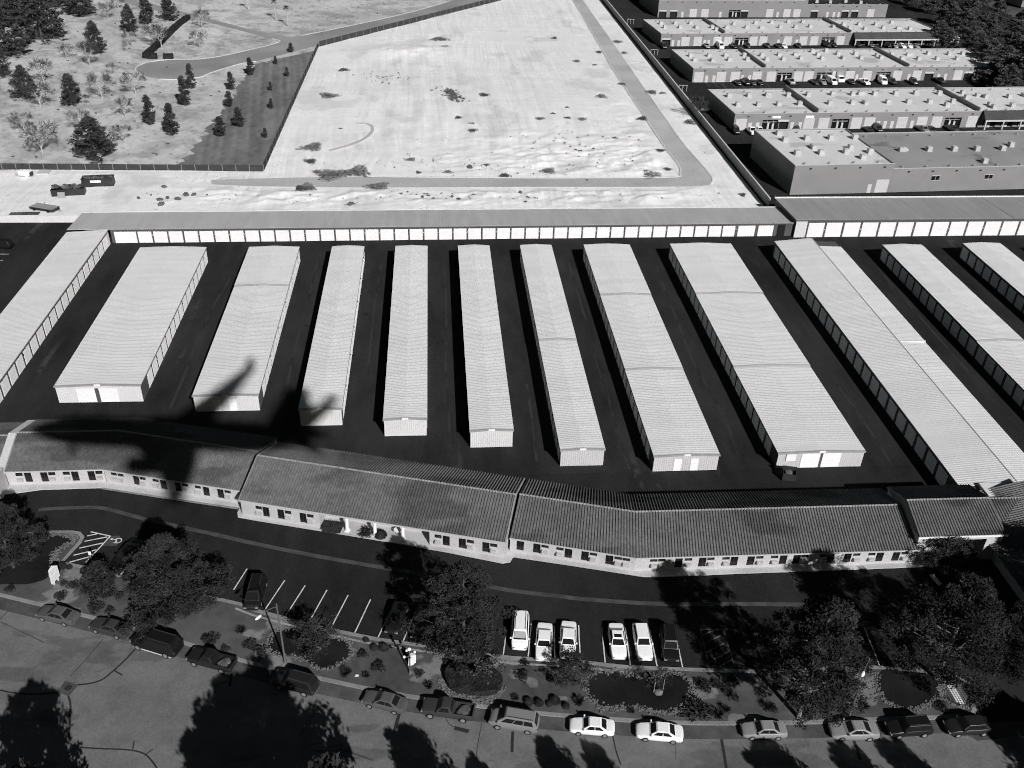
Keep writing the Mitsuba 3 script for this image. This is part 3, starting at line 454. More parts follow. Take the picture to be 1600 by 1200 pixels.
# ================================================================= THE TILE ROOFED OFFICES
def tile_patch(e0, e1, r0, r1, pitch=.37, course=.42):
    """barrel tiles between an eave line and a ridge line: columns run up the slope, courses overlap"""
    e0, e1, r0, r1 = (np.array(a, float) for a in (e0, e1, r0, r1))
    n = max(2, int(round(np.linalg.norm(e1 - e0) / pitch))); k = max(2, int(round(np.linalg.norm(r0 - e0) / course)))
    nrm = np.cross(e1 - e0, r0 - e0); nrm /= np.linalg.norm(nrm); nrm *= np.sign(nrm[2])
    prof = [(0, 0), (.08, .09), (.22, .14), (.36, .09), (.44, 0), (.999, -.015)]
    cols = np.array([((c + s) / n, h) for c in range(n) for s, h in prof] + [(1, 0)]); rows = np.array([t for c in range(k) for t in ((c / k, .035), ((c + .999) / k, 0))])
    A = e0 + cols[:, :1] * (e1 - e0); B = r0 + cols[:, :1] * (r1 - r0)
    v = A[None] + rows[:, :1, None] * (B - A)[None] + (cols[None, :, 1:] + rows[:, 1:, None]) * nrm
    R_, C_ = len(rows), len(cols); i, j = np.meshgrid(np.arange(C_ - 1), np.arange(R_ - 1)); q = (j * C_ + i).ravel()
    f = np.vstack([np.c_[q, q + 1, q + C_ + 1], np.c_[q, q + C_ + 1, q + C_]])
    uu, vv = np.meshgrid(np.minimum(np.arange(C_) // 6, n - 1) + .5 + e0[0], np.arange(R_) // 2 + .5 + e0[1])
    return trimesh.Trimesh(v.reshape(-1, 3), f, process=False), np.c_[uu.ravel(), vv.ravel()]
def tiles(parent, *a, name='tile_roof', mat='m_tile'):
    m, uv = tile_patch(*a); return put(name, m, mat, parent, uv=uv)
def ridge_tiles(parent, a, b, r=.15, step=.42, name='ridge_tiles', mat='m_ridge'):
    a, b = np.array(a, float), np.array(b, float); n = max(1, int(np.linalg.norm(b - a) / step)); m = MB()
    for i in range(n): m.tube(a + (b - a) * i / n, a + (b - a) * (i + .86) / n, r, r * .82, 7)
    put(name, m.mesh(), mat, parent)
def frame2(A, B):
    A, B = np.array(A, float), np.array(B, float); e = (B - A) / np.linalg.norm(B - A); return A, e, math.atan2(e[1], e[0])
mm = MB(); mm.box(-.36, .36, -.42, .05, -.22, .22); mm.box(-.3, .3, -.45, -.42, -.14, -.02); ACU = mk(mm.mesh())
def office(label, A, B, h, ridge, depth, wins, name='office_building', porch=None, inset=.35, ext=(0, 0), parent=None):
    """walls of one length of offices: front line A to B, windows cut into the front wall; wins = [(t, z, kind), ...]"""
    A, e, rz = frame2(A, B); L = np.linalg.norm(np.array(B) - A); k = parent or thing(name, label, 'office building', 'row of tile roofed offices')
    body = m3.Manifold.cube([L + ext[0] + ext[1], depth - 2 * inset, h]).translate([-ext[0], inset, 0])
    if porch: body -= m3.Manifold.cube([porch[1] - porch[0], 2.6, h - .25]).translate([porch[0], inset - .5, 0])
    for t, z, kind in wins:
        w, hh = (.92, 1.6) if kind == 0 else (.92, .58)
        body -= m3.Manifold.cube([w, .18, hh]).translate([t - w / 2, inset - .02, z - hh / 2])
    put('wall', body.rotate([0, 0, math.degrees(rz)]).translate([A[0], A[1], 0]), 'm_stucco', k)
    tw = lambda x, y, z: T().translate([A[0], A[1], 0]).rotate([0, 0, 1], math.degrees(rz)).translate([x, y, z])
    for n_, (t, z, kind) in enumerate(wins):
        w, hh = (.92, 1.6) if kind == 0 else (.92, .58)
        m = MB(); m.box(-w / 2, w / 2, 0, .04, -hh / 2, hh / 2)
        wk = put('window', m.mesh(), 'm_glass', k, tw=tw(t, inset + .12, z))
        m = MB(); m.box(-w / 2, w / 2, -.03, 0, hh / 2 - .05, hh / 2); m.box(-w / 2, w / 2, -.03, 0, -hh / 2, -hh / 2 + .05); m.box(-.02, .02, -.03, 0, -hh / 2, hh / 2)
        put('frame', m.mesh(), 'm_fixture', wk, tw=tw(t, inset + .11, z))
        if kind == 1: put('air_conditioner', ACU, 'm_unit', k, tw=tw(t + .04, inset, z - .72))
    m = MB(); m.box(-ext[0], L + ext[1], -.12, -.02, h - .12, h + .06); put('fascia', m.mesh(), 'm_stucco', k, tw=tw(0, .0, 0))
    return k, tw
def gable_pair(k, E0, E1, R0, R1, K0, K1, he, hr, ends=(0, 0)):
    z = lambda p, h: (p[0], p[1], h)
    tiles(k, z(E0, he), z(E1, he), z(R0, hr), z(R1, hr)); tiles(k, z(K1, he), z(K0, he), z(R1, hr), z(R0, hr))
    ridge_tiles(k, z(R0, hr + .04), z(R1, hr + .04))
    m = MB()                                             # the attic under the tiles
    v = [z(E0, he - .05), z(E1, he - .05), z(K1, he - .05), z(K0, he - .05), z(R0, hr - .08), z(R1, hr - .08)]
    m.raw(v, [[0, 1, 2], [0, 2, 3], [0, 4, 3], [1, 2, 5], [0, 1, 5], [0, 5, 4], [3, 4, 5], [3, 5, 2]]); put('attic', m.mesh(), 'm_stucco_dark', k)
    for s, (E, R_, K) in enumerate(((E0, R0, K0), (E1, R1, K1))):
        if ends[s]:
            ridge_tiles(k, z(E, he + .05), z(R_, hr + .05), .13, name='verge_tiles', mat='m_ridge'); ridge_tiles(k, z(K, he + .05), z(R_, hr + .05), .13, name='verge_tiles', mat='m_ridge')
A0, A1_, A2_ = (-57.0, 99.95), (-44.5, 100.0), (-25.7, 94.8)
wA1 = [(t, z, int(c)) for t, z, c in [(1.63, 1.45, 1), (2.71, 1.11, 0), (4.76, 1.15, 0), (5.79, 1.46, 1), (7.66, 1.48, 1), (8.71, 1.23, 0), (10.81, 1.24, 0), (11.83, 1.58, 1)]]
wA2 = [(t, z, int(c)) for t, z, c in [(1.28, 1.55, 1), (2.26, 1.57, 1), (4.45, 1.27, 0), (5.43, 1.56, 1), (7.28, 1.63, 1), (8.35, 1.29, 0), (10.41, 1.34, 0), (11.46, 1.65, 1), (13.26, 1.63, 1), (14.38, 1.33, 0), (16.40, 1.34, 0), (17.43, 1.64, 1)]]
wB = [(t, z, int(c)) for t, z, c in [(2.38, 1.96, 1), (3.32, 1.67, 0), (5.33, 1.66, 0), (6.33, 1.99, 1), (8.31, 1.64, 0), (9.32, 1.97, 1), (26.00, 1.94, 1), (27.04, 1.68, 0), (29.09, 1.63, 0), (30.10, 1.92, 1), (32.06, 1.61, 0), (33.04, 1.87, 1)]]
wC = [(t, z, int(c)) for t, z, c in [(1.29, 1.41, 0), (3.36, 1.42, 0), (4.37, 1.74, 1), (6.22, 1.72, 1), (7.29, 1.31, 0), (9.34, 1.36, 0), (10.34, 1.65, 1), (12.33, 1.34, 0), (13.37, 1.62, 1), (14.35, 1.63, 1)]]
wD = [(t, z, int(c)) for t, z, c in [(2.33, 1.62, 1), (3.33, 1.63, 1), (5.45, 1.15, 0), (6.60, 1.45, 1), (8.39, 1.35, 0), (9.39, 1.71, 1), (11.27, 1.66, 1), (12.34, 1.32, 0), (14.42, 1.37, 0), (15.48, 1.67, 1)]] + \
     [(t, z, int(c)) for t, z, c in [(17.33, 1.68, 1), (18.49, 1.37, 0), (20.19, 1.43, 0), (21.15, 1.71, 1), (23.48, 1.68, 1), (24.44, 1.45, 0), (26.62, 1.42, 0), (27.70, 1.70, 1), (29.63, 1.70, 1), (30.73, 1.41, 0), (32.81, 1.44, 0), (33.87, 1.69, 1)]]
fixz = lambda ws: [(t, 1.34 if c == 0 else 1.84, c) for t, z, c in ws]
dA = np.array([18.8, -5.2]) / np.hypot(18.8, 5.2); nA = np.array([-dA[1], dA[0]])
ka, _ = office('leftmost long tile roofed office wing, under the shadow of the aircraft', A0, A1_, 2.6, 4.6, 11.9, fixz(wA1), ext=(0, 0))
office('', A1_, A2_, 2.6, 4.6, 11.9, fixz(wA2), parent=ka)
kA, kB_ = np.array(A1_) + [0.83, 5.95], np.array(A1_) + [1.65, 11.8]
RA, KA = np.array(A2_) + nA * 5.95, np.array(A2_) + nA * 11.9
gable_pair(ka, A0, A1_, (-57.0, 105.95), kA, (-57.0, 111.8), kB_, 2.6, 4.6)
gable_pair(ka, A1_, A2_, kA, RA, kB_, KA, 2.6, 4.6)
B0, B1 = np.array([-25.5, 92.6]), np.array([7.75, 83.3]); nB = np.array([.2694, .963])
kb2, twB = office('tall middle office wing with an open porch on round columns, under a patched tile roof', B0, B1, 2.95, 5.3, 12.5, fixz(wB), porch=([(10.56, 1.50)][0][0], [(24.91, 1.63)][0][0]))
gable_pair(kb2, B0, B1, B0 + nB * 6.3, B1 + nB * 6.3, B0 + nB * 12.6, B1 + nB * 12.6, 2.95, 5.35, (1, 1))
for t, z in [(14.07, 1.14), (17.75, 1.23), (21.40, 1.17)]:
    m = MB(); m.tube((0, 0, 0), (0, 0, 2.7), .24, .2, 12); m.box(-.3, .3, -.3, .3, 0, .16); m.box(-.28, .28, -.28, .28, 2.55, 2.72); put('column', m.mesh(), 'm_plate', kb2, tw=twB(t, .55, .16))
C0, C1, D1 = np.array([8.4, 84.45]), np.array([23.3, 80.25]), np.array([58.7, 80.1])
kc, _ = office('office wing in the bend between the middle wing and the right one', C0, C1, 2.6, 4.8, 11.9, fixz(wC))
nC = np.array([.271, .9625])
gable_pair(kc, C0, C1, C0 + nC * 5.9, C1 + [.8, 5.9], C0 + nC * 11.8, C1 + [1.65, 11.75], 2.6, 4.75, (0, 0))
kd, _ = office('long straight tile roofed office wing on the right, partly in tree shade', C1, D1, 2.6, 4.8, 11.9, fixz(wD))
gable_pair(kd, C1, D1, C1 + [.8, 5.9], D1 + [0, 6.0], C1 + [1.65, 11.75], D1 + [0, 11.85], 2.6, 4.75, (0, 0))
# the wing cut by the left edge, with its white gable parapet and the vertical lettering
kz = thing('office_wing', 'tile roofed office wing cut by the left edge, behind a white parapet with lettering', 'office building', 'row of tile roofed offices')
gable_pair(kz, (-75, 99.6), (-57.8, 99.6), (-75, 105.5), (-57.8, 105.5), (-75, 111.3), (-57.8, 111.3), 2.5, 4.5)
m = MB(); m.box(-75, -57.6, 100, 111, 0, 2.45); put('wall', m.mesh(), 'm_stucco', kz)
m = MB()
for a, b in (((99.9, 2.9), (105.6, 4.85)), ((105.6, 4.85), (111.4, 2.9))):
    m.raw([(-57.85, a[0], a[1]), (-56.85, a[0], a[1]), (-56.85, b[0], b[1]), (-57.85, b[0], b[1]), (-57.85, a[0], a[1] - .7), (-56.85, a[0], a[1] - .7), (-56.85, b[0], b[1] - .7), (-57.85, b[0], b[1] - .7)], [[0, 1, 2], [0, 2, 3], [0, 3, 7], [0, 7, 4], [1, 5, 6], [1, 6, 2], [0, 4, 5], [0, 5, 1]])
put('parapet', m.mesh(), 'm_siding_grey', kz)
m = MB(); m.box(-61.5, -56.9, 97.6, 100, 0, 3.4); pk = put('sign_tower', m.mesh(), 'm_stucco', kz)
tm = meshkit.text_mesh('OFFICE', .62, .05); v = turn(tm.vertices, 0); v = np.c_[v[:, 0], -v[:, 2], v[:, 1]]; v = np.c_[v[:, 2], v[:, 1], -v[:, 0]]
put('lettering', (v + [-58.2, 97.6, 3.3], tm.faces), 'm_trim', pk)
# gatehouse wing and the roofs at its right
ke = thing('gatehouse', 'taller gatehouse wing with a drive through opening right of the office row', 'gatehouse')
gable_pair(ke, (58.4, 80.6), (69.7, 80.6), (58.4, 85.4), (69.3, 85.4), (58.4, 90.3), (69.7, 90.3), 4.2, 6.1, (0, 0))
body = m3.Manifold.cube([10.9, 9.2, 4.15]).translate([58.5, 80.75, 0]) - m3.Manifold.cube([6.2, 12, 3.5]).translate([61.2, 79, 0])
put('wall', body, 'm_stucco', ke); m = MB(); m.box(58.3, 69.8, 80.48, 80.6, 4.05, 4.28); put('fascia', m.mesh(), 'm_plate', ke)
kf = thing('entrance_roof', 'tile roofed entrance wing at the right edge with a flat grey roof behind it', 'building')
tiles(kf, (69.6, 81.2, 2.7), (77, 81.2, 2.7), (69.6, 87.2, 4.4), (77, 87.2, 4.4)); ridge_tiles(kf, (69.7, 87.25, 4.42), (76, 87.25, 4.42))
tiles(kf, (68.0, 90, 2.45), (68.0, 72, 2.45), (77.2, 90, 5.0), (77.2, 72, 5.0)); ridge_tiles(kf, (77.2, 90, 5.02), (77.2, 72, 5.02))
m = MB(); m.box(69.8, 76, 81.6, 87, 0, 2.6); m.box(69, 80, 72.5, 81, 0, 2.3); put('wall', m.mesh(), 'm_stucco', kf)
m = MB(); m.box(71.8, 75.5, 87.5, 91.1, 0, 3.6); m.box(71.7, 75.6, 87.4, 91.2, 3.6, 3.75); put('flat_roof', m.mesh(), 'm_warehouse_roof', kf)
# ================================================================= WAREHOUSES
mm = MB(); mm.box(-.62, .62, -.62, .62, .15, 1.15); mm.box(-.72, .72, -.72, .72, 0, .15); mm.box(-.5, .5, -.5, .5, 1.15, 1.2); mm.box(.62, .95, -.3, .3, .35, .8); AIRC = mk(mm.mesh())
mm = MB(); mm.box(-1.0, 1.0, -.55, .55, .2, .95); mm.box(-.9, .9, -.5, .5, 0, .2); mm.tube((-.4, 0, .95), (-.4, 0, 1.05), .36, n=10); mm.tube((.45, 0, .95), (.45, 0, 1.05), .36, n=10); mm.box(1.0, 1.5, -.4, .2, .1, .6); PACK = mk(mm.mesh())
mm = MB(); mm.tube((0, 0, 0), (0, 0, .35), .22, .22, 8); mm.tube((0, 0, .35), (0, 0, .5), .34, .2, 8); VENT = mk(mm.mesh())
RDOOR = rolldoor(3.0, 3.3)
mm = MB(); mm.box(0, 1.0, -.05, 0, 0, 2.1); mm.box(-.08, 1.08, -.07, 0, 2.1, 2.18); MDOOR = mk(mm.mesh())
mm = MB(); mm.box(-.25, .25, -.2, 0, -.15, .15); WLAMP = mk(mm.mesh())
def warehouse(label, A, B, depth, h, blocks, doors, units, divs=(), group='rows of flat roofed warehouses', name='warehouse'):
    """front line A to B; blocks = roof materials along the front [(t0, t1, mat, dh)], doors = [(t, kind)], units = points in the world"""
    A, e, rz = frame2(A, B); k = thing(name, label, 'warehouse', group)
    tw = lambda x, y=0.0, z=0.0: T().translate([A[0], A[1], 0]).rotate([0, 0, 1], math.degrees(rz)).translate([x, y, z])
    dark = [(t, w) for t, kind, w in doors if kind in ('shop', 'open')]
    roofs = []
    for t0, t1, mat, dh in blocks:
        H_ = h + dh; body = m3.Manifold.cube([t1 - t0, depth, H_]).translate([t0, 0, 0]) - m3.Manifold.cube([t1 - t0 - .5, depth - .5, .5]).translate([t0 + .25, .25, H_ - .34])
        for t, w in dark:
            if t0 < t < t1: body -= m3.Manifold.cube([w, .8, 2.9]).translate([t - w / 2, -.1, 0])
        put('wall', body, 'm_warehouse', k, tw=tw(0))
        m = MB(); m.box(t0 + .25, t1 - .25, .25, depth - .25, H_ - .6, H_ - .30); roofs.append((t0, t1, H_, put('roof', m.mesh(), mat, k, tw=tw(0))))
        m = MB(); m.box(t0, t1, -.03, .28, H_, H_ + .05); m.box(t0, t0 + .28, .28, depth, H_, H_ + .05); m.box(t0 + .28, t1, depth - .28, depth, H_, H_ + .05); put('coping', m.mesh(), 'm_siding_grey', k, tw=tw(0))
        for q in np.arange(t0 + 4, t1 - 2, 6.2): put('scupper', WLAMP, 'm_fixture', k, tw=tw(q, 0, H_ - .75))
    for t, dh in divs:
        m = MB(); m.box(t - .18, t + .18, .35, depth - .1, h - .4, h + dh); put('fire_wall', m.mesh(), 'm_warehouse', k, tw=tw(0))
    for t, kind, w in doors:
        if kind == 'roll': put('roller_door', RDOOR, 'm_roller', k, tw=tw(t - w / 2, -.01).scale([w / 3.0, 1, 1]))
        elif kind == 'door': put('door', MDOOR, 'm_roller', k, tw=tw(t - .5, -.01))
        elif kind == 'sign': m = MB(); m.box(-w / 2, w / 2, -.12, 0, 3.35, 4.0); put('sign_board', m.mesh(), 'm_plate', k, tw=tw(t, 0))
        else:
            m = MB(); m.box(-w / 2, w / 2, .6, .69, 0, 2.9); s = put('shop_front' if kind == 'shop' else 'open_bay', m.mesh(), 'm_glass' if kind == 'shop' else 'm_black', k, tw=tw(t, 0))
            m = MB()
            if kind == 'shop':
                for q in np.linspace(-w / 2, w / 2, max(3, int(w / 1.1))): m.box(q - .04, q + .04, .52, .6, 0, 2.9)
                m.box(-w / 2, w / 2, .5, .58, 2.1, 2.2); m.box(-.9, -.35, .35, .5, .2, 2.0); m.box(.5, 1.1, .3, .5, .1, 1.7)
            else: m.box(-w / 2, w / 2, .0, .06, 2.3, 2.9)
            put('mullions' if kind == 'shop' else 'half_raised_shutter', m.mesh(), 'm_roller', s, tw=tw(t, 0))
    R = np.array([[math.cos(rz), math.sin(rz)], [-math.sin(rz), math.cos(rz)]])
    for i, (x, y) in enumerate(units):
        lx, ly = R @ (np.array([x, y]) - A)
        for t0, t1, H_, r in roofs:
            if t0 + .8 < lx < t1 - .8 and .8 < ly < depth - .8: put('air_conditioner', PACK if i % 7 == 5 else AIRC, 'm_unit', r, tw=tw(lx, ly, H_ - .30).rotate([0, 0, 1], 90 * (i % 2)))
    for t0, t1, H_, r in roofs:
        for q in np.arange(t0 + 3, t1 - 1.5, 6.2):
            put('roof_vent', VENT, 'm_steel', r, tw=tw(q, 1.6, H_ - .30)); put('roof_vent', VENT, 'm_steel', r, tw=tw(q + 1.5, depth - 2.5, H_ - .30))
    return k, tw
def mansard(k, tw, t0, t1, h):
    m = MB(); m.raw([(t0, -2.6, h - 1.9), (t1, -2.6, h - 1.9), (t1, -.6, h + .2), (t0, -.6, h + .2), (t0, 0, h + .2), (t1, 0, h + .2), (t0, 0, h - 1.9), (t1, 0, h - 1.9)], [[0, 1, 2], [0, 2, 3], [3, 2, 5], [3, 5, 4], [0, 6, 7], [0, 7, 1], [0, 3, 4], [0, 4, 6], [1, 7, 5], [1, 5, 2]])
    mk_ = put('porch_roof', m.mesh(), 'm_mansard', k, tw=tw(0)); m = MB(); m.box(t0, t1, -2.75, -2.55, h - 2.3, h - 1.85); put('porch_beam', m.mesh(), 'm_siding_grey', mk_, tw=tw(0))
    for q in np.arange(t0 + .4, t1, 5.5):
        m = MB(); m.box(q - .18, q + .18, -2.7, -2.4, 0, h - 2.3); put('porch_post', m.mesh(), 'm_siding_grey', k, tw=tw(0))
        m = MB(); m.box(q + .9, q + 4.8, -.1, -.02, .3, h - 2.1); s = put('shop_front', m.mesh(), 'm_glass', k, tw=tw(0))
        m = MB(); m.box(q + 2.2, q + 3.1, -.13, -.1, .0, 2.1); m.box(q + 1.2, q + 1.8, -.14, -.1, .3, 1.6); put('shop_door', m.mesh(), 'm_roller', s, tw=tw(0))
KD = {0: ('roll', 3.1), 1: ('door', 1.0), 2: ('shop', 5.2), 3: ('open', 3.2), 4: ('sign', 2.5)}
def dd(*ls): return [(t, KD[int(c)][0], KD[int(c)][1]) for l in ls for t, z, c in l]
d4 = dd([(2.12, 1.60, 0), (4.82, 1.57, 1), (7.07, 1.63, 1)], [(11.00, 2.18, 2), (14.62, 1.91, 3), (17.33, 1.51, 1), (19.73, 1.48, 1), (22.30, 1.82, 0), (26.74, 1.99, 0), (31.83, 1.70, 2), (36.65, 1.88, 0), (40.63, 2.15, 0), (43.47, 1.56, 1), (45.50, 1.31, 1), (47.66, 1.51, 1), (50.65, 1.94, 0), (53.83, 1.53, 1), (56.81, 1.87, 0), (61.38, 2.05, 0), (66.44, 1.85, 2), (72.45, 1.92, 0), (12.32, 3.99, 4), (22.19, 3.88, 4)])
d3 = dd([(2.13, 1.74, 0), (4.87, 1.30, 1), (7.34, 1.28, 1), (9.80, 1.68, 0), (14.55, 1.85, 0), (17.09, 1.52, 1), (19.59, 1.50, 1), (22.11, 1.94, 0)], [(27.06, 1.65, 0), (31.65, 1.61, 2), (36.48, 1.57, 0), (40.20, 1.81, 0), (45.57, 1.77, 2), (50.06, 1.99, 0), (54.77, 1.85, 0), (57.31, 1.52, 1), (60.93, 1.91, 0), (66.70, 1.87, 2), (71.77, 1.94, 0), (76.10, 1.37, 1), (78.87, 1.88, 0), (83.37, 1.48, 3), (86.90, 1.45, 1), (89.43, 1.43, 1), (93.93, 1.56, 0), (97.81, 1.10, 3)])
d2 = dd([(2.16, 1.59, 3), (4.81, 1.23, 1), (7.05, 1.21, 1), (9.61, 1.66, 0), (14.41, 1.75, 0), (17.17, 1.33, 1), (18.72, 1.49, 1), (22.12, 1.87, 0), (26.33, 2.02, 0), (31.70, 1.41, 2), (36.41, 1.79, 0), (40.34, 1.95, 0)], [(46.47, 1.15, 1), (48.92, 1.14, 1), (50.19, 1.89, 0), (53.87, 1.28, 1), (56.47, 1.85, 0), (60.88, 1.95, 0), (66.54, 1.44, 2), (71.68, 1.89, 0)])
d1 = dd([(2.15, 1.59, 3), (6.90, 1.59, 3), (10.75, 1.60, 1), (15.44, 3.20, 0), (20.60, 2.56, 0), (27.48, 1.48, 1), (33.81, 1.93, 2), (38.16, 1.48, 3)], [(49.47, 1.69, 0), (53.11, 1.49, 1), (57.27, 1.69, 0), (61.76, 1.69, 0), (69.74, 0.85, 3), (75.83, 0.85, 1), (78.77, 0.85, 1), (80.98, 0.86, 1), (83.88, 1.05, 3), (88.32, 1.06, 3), (95.67, 1.32, 0)])
u4 = [(87.28, 270.62), (93.51, 271.14), (99.34, 271.82), (87.39, 261.68), (93.59, 261.84)] + [(99.94, 272.17), (99.69, 262.31), (105.79, 272.01), (106.12, 262.96), (112.21, 272.70), (120.03, 273.45), (126.35, 273.64), (129.33, 274.41), (133.51, 274.19), (140.31, 274.74), (146.90, 275.29), (154.56, 275.52), (115.66, 264.01), (122.71, 264.68), (126.65, 264.79), (133.82, 265.31), (140.42, 265.97), (147.08, 266.15), (154.50, 266.68), (150.85, 262.99), (162.48, 276.29), (166.34, 273.79), (167.76, 272.10), (161.29, 271.41), (175.30, 272.32), (164.55, 263.66), (164.50, 261.24), (171.17, 263.02), (181.25, 274.23)]
u3 = [(87.63, 320.05), (94.12, 320.36), (99.97, 320.64), (106.77, 321.41), (87.53, 313.96), (93.64, 314.24), (99.73, 314.94), (106.20, 315.67), (113.08, 321.71), (112.98, 315.98)] + [(119.52, 322.69), (119.08, 316.69), (125.89, 323.45), (125.67, 317.87), (133.39, 328.40), (138.82, 329.37), (133.60, 323.36), (133.26, 318.22), (141.37, 324.87), (141.05, 319.24), (147.88, 325.19), (147.63, 319.54), (154.93, 323.25), (155.14, 320.34), (160.98, 325.13), (162.10, 319.10), (167.56, 325.45), (168.29, 319.38), (175.45, 327.22), (175.11, 319.69), (183.00, 326.89), (182.56, 320.03), (188.42, 327.61), (187.37, 318.03), (186.88, 310.41)]
u2 = [(88.11, 370.45), (88.17, 363.46), (94.07, 371.70), (94.28, 364.41), (100.19, 372.11), (100.62, 364.81), (106.98, 365.22), (107.54, 361.41), (112.58, 365.02), (117.25, 371.52), (120.61, 365.54), (126.61, 373.87), (126.56, 365.36)] + [(133.59, 375.50), (134.38, 366.97), (140.88, 376.87), (140.59, 367.37), (146.92, 377.28), (146.93, 368.62), (156.38, 369.23), (162.41, 373.93), (162.02, 366.77), (168.95, 374.36), (168.17, 366.32), (176.07, 374.83), (176.43, 368.53), (182.55, 368.07), (186.87, 367.50), (184.06, 378.30)]
u5 = [(87.99, 227.78), (87.99, 222.71), (93.98, 223.80), (100.48, 224.39), (106.93, 224.74), (93.32, 217.28), (87.61, 212.51), (93.76, 212.92), (100.35, 213.80), (102.74, 216.79), (106.46, 213.86), (102.97, 209.78)] + [(117.52, 219.26), (124.60, 219.58), (131.39, 219.90), (137.51, 220.09), (144.59, 220.54), (148.40, 223.32), (113.68, 205.97), (119.89, 206.01), (120.13, 203.61), (134.75, 210.94), (134.11, 206.64), (151.80, 219.02)]
k5, tw5 = warehouse('tall grey warehouse block with its dark left side, nearest behind the tall storage building', (84.3, 204.0), (109.3, 205.6), 27.0, 7.2, [(0, 25.1, 'm_warehouse_roof', 0), (25.12, 110, 'm_warehouse_roof_grey', -1.3)], [([(23.06, 2.02)][0][0], 'roll', 3.2), ([(19.95, 0.91)][0][0], 'door', 1)], u5, [])
for t, z in ((36.5, 3.4), (50.5, 3.4)): m = MB(); m.box(-1.0, 1.0, -.06, .02, -.5, .5); wk = put('window', m.mesh(), 'm_glass', k5, tw=tw5(t, 0, z)); m = MB(); m.box(-1.1, 1.1, -.1, 0, -.6, -.5); m.box(-1.1, 1.1, -.1, 0, .5, .6); m.box(-.04, .04, -.1, -.06, -.5, .5); put('frame', m.mesh(), 'm_siding_grey', wk, tw=tw5(t, 0, z))
k4, tw4 = warehouse('second warehouse row from the near end, with a shop porch at its right', (84.2, 252.9), (154.8, 257.0), 25.0, 4.7, [(0, 24.6, 'm_warehouse_roof', 0), (24.6, 74.2, 'm_warehouse_roof', 0.02), (74.2, 130, 'm_warehouse_roof', 0)], d4, u4, [(24.6, 1.1), (74.2, .9)])
mansard(k4, tw4, 74.9, 118, 4.7)
k3, tw3 = warehouse('third warehouse row from the near end, behind the van and box truck', (84.6, 303.2), (159, 308.0), 25.5, 4.5, [(0, 24.8, 'm_warehouse_roof', 0), (24.8, 75.5, 'm_warehouse_roof', .02), (75.5, 111, 'm_warehouse_roof', 0)], d3, u3, [(24.8, .9), (75.5, .9)])
k2, tw2 = warehouse('fourth warehouse row from the near end, with a long shop porch at its right', (84.6, 352.9), (159.7, 359.0), 25.0, 4.5, [(0, 24.8, 'm_warehouse_roof', 0), (24.8, 75.5, 'm_warehouse_roof', .02), (75.5, 114, 'm_warehouse_roof', 0)], d2, u2, [(24.8, .9), (75.5, .9)])
mansard(k2, tw2, 76.2, 112, 4.5)
u1 = [(166.16, 415.28), (172.18, 415.07), (171.88, 409.54), (185.87, 415.14), (179.79, 417.09), (158.56, 413.97)]
warehouse('farthest warehouse at the top edge, with a dark roof on its right half', (94.5, 404.9), (160.8, 409.6), 30, 5.2, [(0, 66, 'm_warehouse_roof', 1.6), (66, 103, 'm_dark_roof', 0)], d1, u1, [])
# ================================================================= FENCES AND WALLS BETWEEN THE LOTS
def fence(label, a, b, bays, h, name='screen_fence'):
    k = thing(name, label, 'fence'); a, b = np.array(a, float), np.array(b, float)
    for i in range(bays):
        p, q = a + (b - a) * i / bays, a + (b - a) * (i + 1) / bays
        put('panel', strip(np.array([p + (q - p) * .01, q - (q - p) * .01]), .05, 0.0, h - .06), 'm_fence', k)
        m = MB(); m.tube((p[0], p[1], 0), (p[0], p[1], h), .06, n=6); put('post', m.mesh(), 'm_post', k)
    return k
fence('dark screened fence along the near side of the park', (-112, 220.4), (-41.4, 219.4), 22, 1.6)
fence('dark screened fence running back along the mown strip', (-41.3, 219.5), (-40.6, 345.6), 24, 1.7)
fence('dark screened fence along the far edge of the sandy lot', (-40.4, 345.9), (42, 450.5), 34, 1.9)
kw2 = thing('block_wall', 'block wall with a pale cap between the sandy lot and the warehouses', 'wall')
for i in range(21):
    y = 196 + i * 12.0; m = MB(); m.box(76.55, 76.78, y, y + 11.97, 0, 2.2); put('wall_panel', m.mesh(), 'm_block_wall', kw2)
    m = MB(); m.box(76.48, 76.85, y, y + 11.98, 2.2, 2.3); put('cap', m.mesh(), 'm_cap', kw2)

# ================================================================= TREES AND PLANTS
def blades(C, size, rng, up=.3, w=.45, out=None):
    """leaf faces at the points C: one bent leaf (two triangles) each, turned outwards with scatter"""
    n = len(C); d = rng.normal(0, 1, (n, 3)); d += (0 if out is None else out * 1.1); d[:, 2] += up; d /= np.linalg.norm(d, axis=1, keepdims=True)
    s = np.cross(d, rng.normal(0, 1, (n, 3))); s /= np.linalg.norm(s, axis=1, keepdims=True); L = size * rng.uniform(.6, 1.4, n)[:, None]
    a = C - d * L * .5; b = C + d * L * .5; c1 = C + s * L * w * .5; c2 = C - s * L * w * .5 + np.cross(d, s) * L * .12
    v = np.stack([a, c1, b, c2], 1).reshape(-1, 3); i = np.arange(n)[:, None] * 4
    return v, np.vstack([i + [0, 1, 2], i + [0, 2, 3]])
def in_ball(n, rng):
    p = rng.normal(0, 1, (n, 3)); p /= np.linalg.norm(p, axis=1, keepdims=True); return p * rng.uniform(0, 1, (n, 1)) ** (1 / 2.2)
